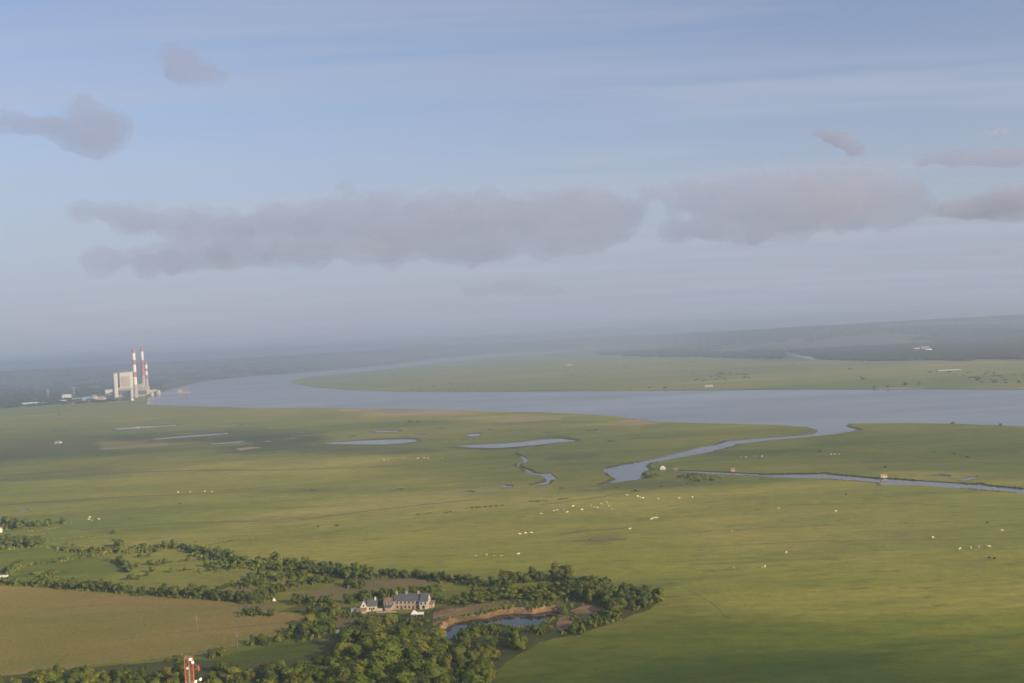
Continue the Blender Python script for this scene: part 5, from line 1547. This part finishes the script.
# intake pier out in the water
p = G(176.5, 394.0); s_ = mpp(p)
o = empty('jetty', (p.x, p.y, -1.2)); tag(o, 'tan jetty with pump house standing in the river right of the tanks', 'jetty')
MB().box(0, 13 * s_, 0, 18, 4, 7).build('deck', M['concrete'], o)
MB().box(1.2 * s_, 5.6 * s_, 2, 14, 7.02, 7 + 3.0 * s_).build('pump_house', M['concrete'], o)
MB().gable(5.8 * s_, 11 * s_, 1, 15, 7.02, 7 + 4.2 * s_, 'x').build('crane_shed', M['psand'], o)
for i in range(7):
    MB().tube((2 + i * 8, 2, -1), (2 + i * 8, 2, 4), .9, .9, 8).build('pile', M['pgrey'], o)
MB().box(-20 * s_, -.1, 5, 9, 4.6, 6).build('footbridge', M['concrete'], o)
def pylon(px, py, h, label):
    p = G(px, py)
    o = empty('pylon', (p.x, p.y, -.3), R(20)); tag(o, label, 'pylon')
    for sx in (-1, 1):
        for sy in (-1, 1):
            MB().tube((sx * h * .09, sy * h * .09, 0), (sx * h * .02, sy * h * .02, h), .55, .4, 6).build('leg', M['pgrey'], o)
    for f in (.62, .76, .90):
        MB().box(-h * .17, h * .17, -.6, .6, h * f, h * f + 1.2).build('crossarm', M['pgrey'], o)
    for i in range(5):
        z0, z1 = h * i / 6, h * (i + 1) / 6; w0, w1 = h * (.09 - .07 * i / 6), h * (.09 - .07 * (i + 1) / 6)
        MB().tube((-w0, -w0, z0), (w1, -w1, z1), .35, .35, 5).build('brace', M['pgrey'], o); MB().tube((w0, w0, z0), (-w1, w1, z1), .35, .35, 5).build('brace', M['pgrey'], o)
pylon(101, 397, 46, 'grey power pylon left of the white warehouse'); pylon(74, 396.5, 46, 'grey power pylon behind the cream shed'); pylon(48, 398, 46, 'grey power pylon nearest the left edge')
# far houses on the other bank
def farhouse(px, py, w, h, dep, roof, label):
    p = G(px, py); s_ = mpp(p)
    o = empty('far_house', (p.x, p.y, ground_z(p.x, p.y) - .5)); tag(o, label, 'house')
    MB().box(0, w, 0, dep, 0, h).build('wall', M['concrete'], o)
    MB().slopes(-.5, w + .5, 0, dep, h + .02, h + dep * .35, .4, 'x', .8).build('roof', M[roof], o)
    for i in range(3): MB().box(w * (.15 + .28 * i), w * (.27 + .28 * i), -.2, .05, h * .4, h * .75).build('window', M['glass'], o)
farhouse(914.5, 351.2, 32, 9, 16, 'terrace', 'white farm building on the wooded slope across the river at right')
farhouse(921.5, 351.0, 36, 13, 20, 'tile', 'red roofed farm building beside the white one across the river')
farhouse(926, 352.4, 26, 9, 16, 'whitesteel', 'small pale barn below the red roofed farm building across the river')
farhouse(938, 371.2, 62, 0.9, 6, 'concrete', 'long low greenhouse in the far meadow across the river at right')
farhouse(705, 387.4, 20, 2.5, 8, 'concrete', 'pale boathouse on the far river bank right of centre')
farhouse(566, 365.6, 30, 3, 10, 'concrete', 'pale farm shed on the peninsula across the river')

# ------------------------------------------------------------------ clouds: lumpy closed hulls filled with cloud
def cloud_mat(name, dens, col=(0.87, 0.89, 1.0)):
    k, n, l, b = new_mat(name)
    n.remove(b)
    v = n.new('ShaderNodeVolumePrincipled')
    v.inputs['Color'].default_value = (*col, 1)
    v.inputs['Density'].default_value = dens
    v.inputs['Anisotropy'].default_value = 0.56
    l.new(v.outputs[0], n['Material Output'].inputs['Volume'])
    return k

def cloud_mesh(ells, voxel, rough, seed):
    """ells: (centre, radii) in the world; union by voxel remesh, then uneven relief"""
    rnd = random.Random(seed)
    bm = bmesh.new()
    for c, rad in ells:
        parts = [(c, rad)]
        for _ in range(9):
            a = rnd.uniform(0, 2 * math.pi); e = rnd.uniform(-0.25, 1.0)
            s = rnd.uniform(0.22, 0.50)
            off = Vector((math.cos(a) * rad[0] * math.cos(e), math.sin(a) * rad[1] * math.cos(e), math.sin(e) * rad[2])) * rnd.uniform(0.65, 0.98)
            rm = min(rad[0], rad[2] * 1.8)
            parts.append((c + off, (rm * s * 1.3, rm * s * 1.3, rad[2] * s * 1.1)))
        for cc, rr_ in parts:
            bmesh.ops.create_icosphere(bm, subdivisions=3, radius=1.0, matrix=Matrix.Translation(cc) @ Matrix.Diagonal((*rr_, 1)))
    me = bpy.data.meshes.new('cloud')
    bm.to_mesh(me); bm.free()
    o = bpy.data.objects.new('tmp', me); COL.objects.link(o)
    md = o.modifiers.new('r', 'REMESH'); md.mode = 'VOXEL'; md.voxel_size = voxel
    dg = bpy.context.evaluated_depsgraph_get()
    out = bpy.data.meshes.new_from_object(o.evaluated_get(dg))
    bpy.data.objects.remove(o); bpy.data.meshes.remove(me)
    bm = bmesh.new(); bm.from_mesh(out)
    bm.normal_update()
    sv = Vector((seed * 3.7, seed * 1.3, 0))
    for v in bm.verts:
        q = v.co / (voxel * 6.0) + sv
        d = noise.noise(q) + 0.6 * noise.noise(q * 2.1) + 0.50 * noise.noise(q * 4.3) + 0.28 * noise.noise(q * 8.1)
        v.co += v.normal * d * rough
    bmesh.ops.smooth_vert(bm, verts=bm.verts, factor=0.35, use_axis_x=True, use_axis_y=True, use_axis_z=True)
    bm.to_mesh(out); bm.free()
    o = bpy.data.objects.new('tmp', out); COL.objects.link(o)
    md = o.modifiers.new('r', 'REMESH'); md.mode = 'VOXEL'; md.voxel_size = voxel * 0.75
    md2 = o.modifiers.new('s', 'SMOOTH'); md2.iterations = 1
    bpy.context.view_layer.update()
    fin = bpy.data.meshes.new_from_object(o.evaluated_get(bpy.context.evaluated_depsgraph_get()))
    bpy.data.objects.remove(o); bpy.data.meshes.remove(out)
    # keep the one large body: stray crumbs and inner shells would show as specks
    bm = bmesh.new(); bm.from_mesh(fin); bm.verts.ensure_lookup_table()
    seen_, best = set(), []
    for v0 in bm.verts:
        if v0 in seen_: continue
        st, comp = [v0], []
        seen_.add(v0)
        while st:
            v = st.pop(); comp.append(v)
            for e_ in v.link_edges:
                w_ = e_.other_vert(v)
                if w_ not in seen_: seen_.add(w_); st.append(w_)
        if len(comp) > len(best): best = comp
    keep_ = set(best)
    bmesh.ops.delete(bm, geom=[v for v in bm.verts if v not in keep_], context='VERTS')
    bm.to_mesh(fin); bm.free()
    for p in fin.polygons: p.use_smooth = True
    return fin

def sky_cloud(pix, dist, dens, label, seed, depth=1.6, voxel=36, rough=110, group=None, name='cloud', col=(0.87, 0.89, 1.0)):
    ells = []
    for (x, y, rx, ry) in pix:
        c = A(x, y, dist + random.uniform(-.008, .008) * dist)
        s = mpp(c)
        ells.append((c, (rx * s, max(rx * s * 0.8, ry * s * depth) if rx < 60 else rx * s * 0.7, ry * s)))
    base = sum((e[0] for e in ells), Vector()) / len(ells)
    ells = [(c - base, r) for c, r in ells]
    me = cloud_mesh(ells, voxel, rough, seed)
    o = link(name, me, cloud_mat('cloud_vapour', dens, col), None, base)
    return tag(o, label, 'cloud', group)

CD = 11000.0
sky_cloud([(100, 213, 32, 10), (140, 219, 42, 12), (180, 225, 44, 14), (222, 229, 50, 16), (285, 224, 55, 19), (350, 226, 60, 26), (420, 225, 62, 30), (490, 224, 62, 31), (555, 222, 58, 30), (604, 220, 36, 27), (570, 246, 50, 10),
           (115, 260, 34, 13), (165, 260, 48, 15), (235, 254, 55, 15), (310, 251, 55, 15), (395, 247, 60, 17), (470, 250, 55, 13)], CD, 0.0011,
          'long flat mauve-grey cloud bank stretching across the left and centre of the sky', 3)
sky_cloud([(655, 193, 20, 10), (688, 197, 34, 17), (740, 203, 52, 28), (795, 205, 55, 34), (850, 200, 52, 33), (896, 206, 34, 25), (700, 230, 40, 11), (760, 232, 50, 10)], CD * 0.97, 0.0012,
          'broad grey cloud with a flat base on the right of the sky', 5)
sky_cloud([(182, 66, 21, 18), (206, 76, 22, 10), (176, 52, 12, 10)], 6500, 0.0026, 'small puffy grey cloud high up on the left, alone', 8, voxel=18, rough=30)
sky_cloud([(98, 128, 26, 23), (84, 108, 16, 13), (62, 128, 30, 12), (35, 126, 30, 10), (8, 122, 28, 10), (-20, 122, 26, 9), (90, 145, 30, 14)], 7500, 0.0024, 'rounded mauve cloud with a tail running to the left edge', 9, voxel=22, rough=36)
sky_cloud([(824, 133, 10, 5), (834, 138, 12, 6), (845, 144, 13, 6), (856, 151, 11, 6)], 9000, 0.007, 'slim dark wisp of cloud slanting above the broad right cloud', 11, col=(0.78, 0.80, 0.92), voxel=14, rough=22)
sky_cloud([(990, 134, 10, 3), (1002, 132, 12, 4)], 9800, 0.003, 'faint cloud scrap above the thin streak at the right edge', 18, voxel=14, rough=16)
sky_cloud([(776, 151, 6, 2), (787, 155, 9, 2.5)], 9000, 0.0035, 'tiny faint cloud scrap left of the slanting wisp', 12, voxel=14, rough=14)
sky_cloud([(934, 160, 24, 6), (965, 159, 34, 8), (1005, 158, 36, 9), (1040, 155, 30, 9)], 10000, 0.0022, 'thin streak of grey cloud at the right edge, the upper one', 13, col=(0.78, 0.80, 0.92), voxel=30, rough=40)
sky_cloud([(954, 212, 24, 9), (988, 207, 34, 16), (1024, 201, 36, 19), (1062, 205, 32, 17)], 10000, 0.0026, 'grey cloud cut by the right edge, below the thin streak', 14, col=(0.78, 0.80, 0.92), voxel=30, rough=42)
sky_cloud([(345, 186, 10, 6), (352, 194, 8, 4)], 9500, 0.002, 'faint cloud scrap just above the long cloud bank', 15, voxel=18, rough=20)
sky_cloud([(478, 290, 20, 8), (510, 287, 30, 9), (545, 290, 22, 7)], 15000, 0.0006, 'pale low cloud under the long bank near the horizon', 16, voxel=50, rough=50)
sky_cloud([(985, 252, 26, 6), (1020, 254, 30, 7)], 15000, 0.0006, 'pale low cloud near the horizon at the right edge', 17, voxel=50, rough=50)

def shade_cloud(gp, rx, ry, rz_, dens, label, seed, alt=900.0):
    """a cloud overhead, outside the picture, whose shadow falls about the ground point gp"""
    t = alt / sun_vec.z
    c = Vector(gp) + sun_vec * t
    rnd = random.Random(seed)
    ells = []
    for i in range(6):
        ells.append((Vector((rnd.uniform(-.8, .8) * rx, rnd.uniform(-.8, .8) * ry, rnd.uniform(-.2, .2) * rz_)), (rx * rnd.uniform(.35, .6), ry * rnd.uniform(.35, .6), rz_ * rnd.uniform(.6, 1))))
    me = cloud_mesh(ells, max(25, min(rx, ry) / 9), min(rx, ry) / 9, seed)
    return tag(link('cloud', me, cloud_mat('cloud_vapour', dens), None, c), label, 'cloud', 'clouds overhead')

shade_cloud(G(20, 449), 900, 700, 160, 0.0007, 'cloud overhead shading the marsh at left', 31, 1000)
shade_cloud(G(890, 606), 420, 250, 75, 0.0024, 'cloud overhead shading the lower right meadow', 32, 800)  # added out of view to dim this corner, partly for window vignetting
shade_cloud(G(960, 445), 700, 420, 120, 0.0012, 'cloud overhead shading the meadow beyond the right channel', 34, 1000)

# ------------------------------------------------------------------ haze
hz = MB().box(-64000, 64000, -64000, 64000, -9, 216).build('haze', None)
hz.data.materials.append(cloud_mat('haze_air', HAZE_DENSITY, (0.68, 0.80, 1.0)))
hz.data.materials[0].node_tree.nodes['Principled Volume'].inputs['Anisotropy'].default_value = 0.5
tag(hz, 'pale haze lying over the whole plain', None, None, 'stuff')
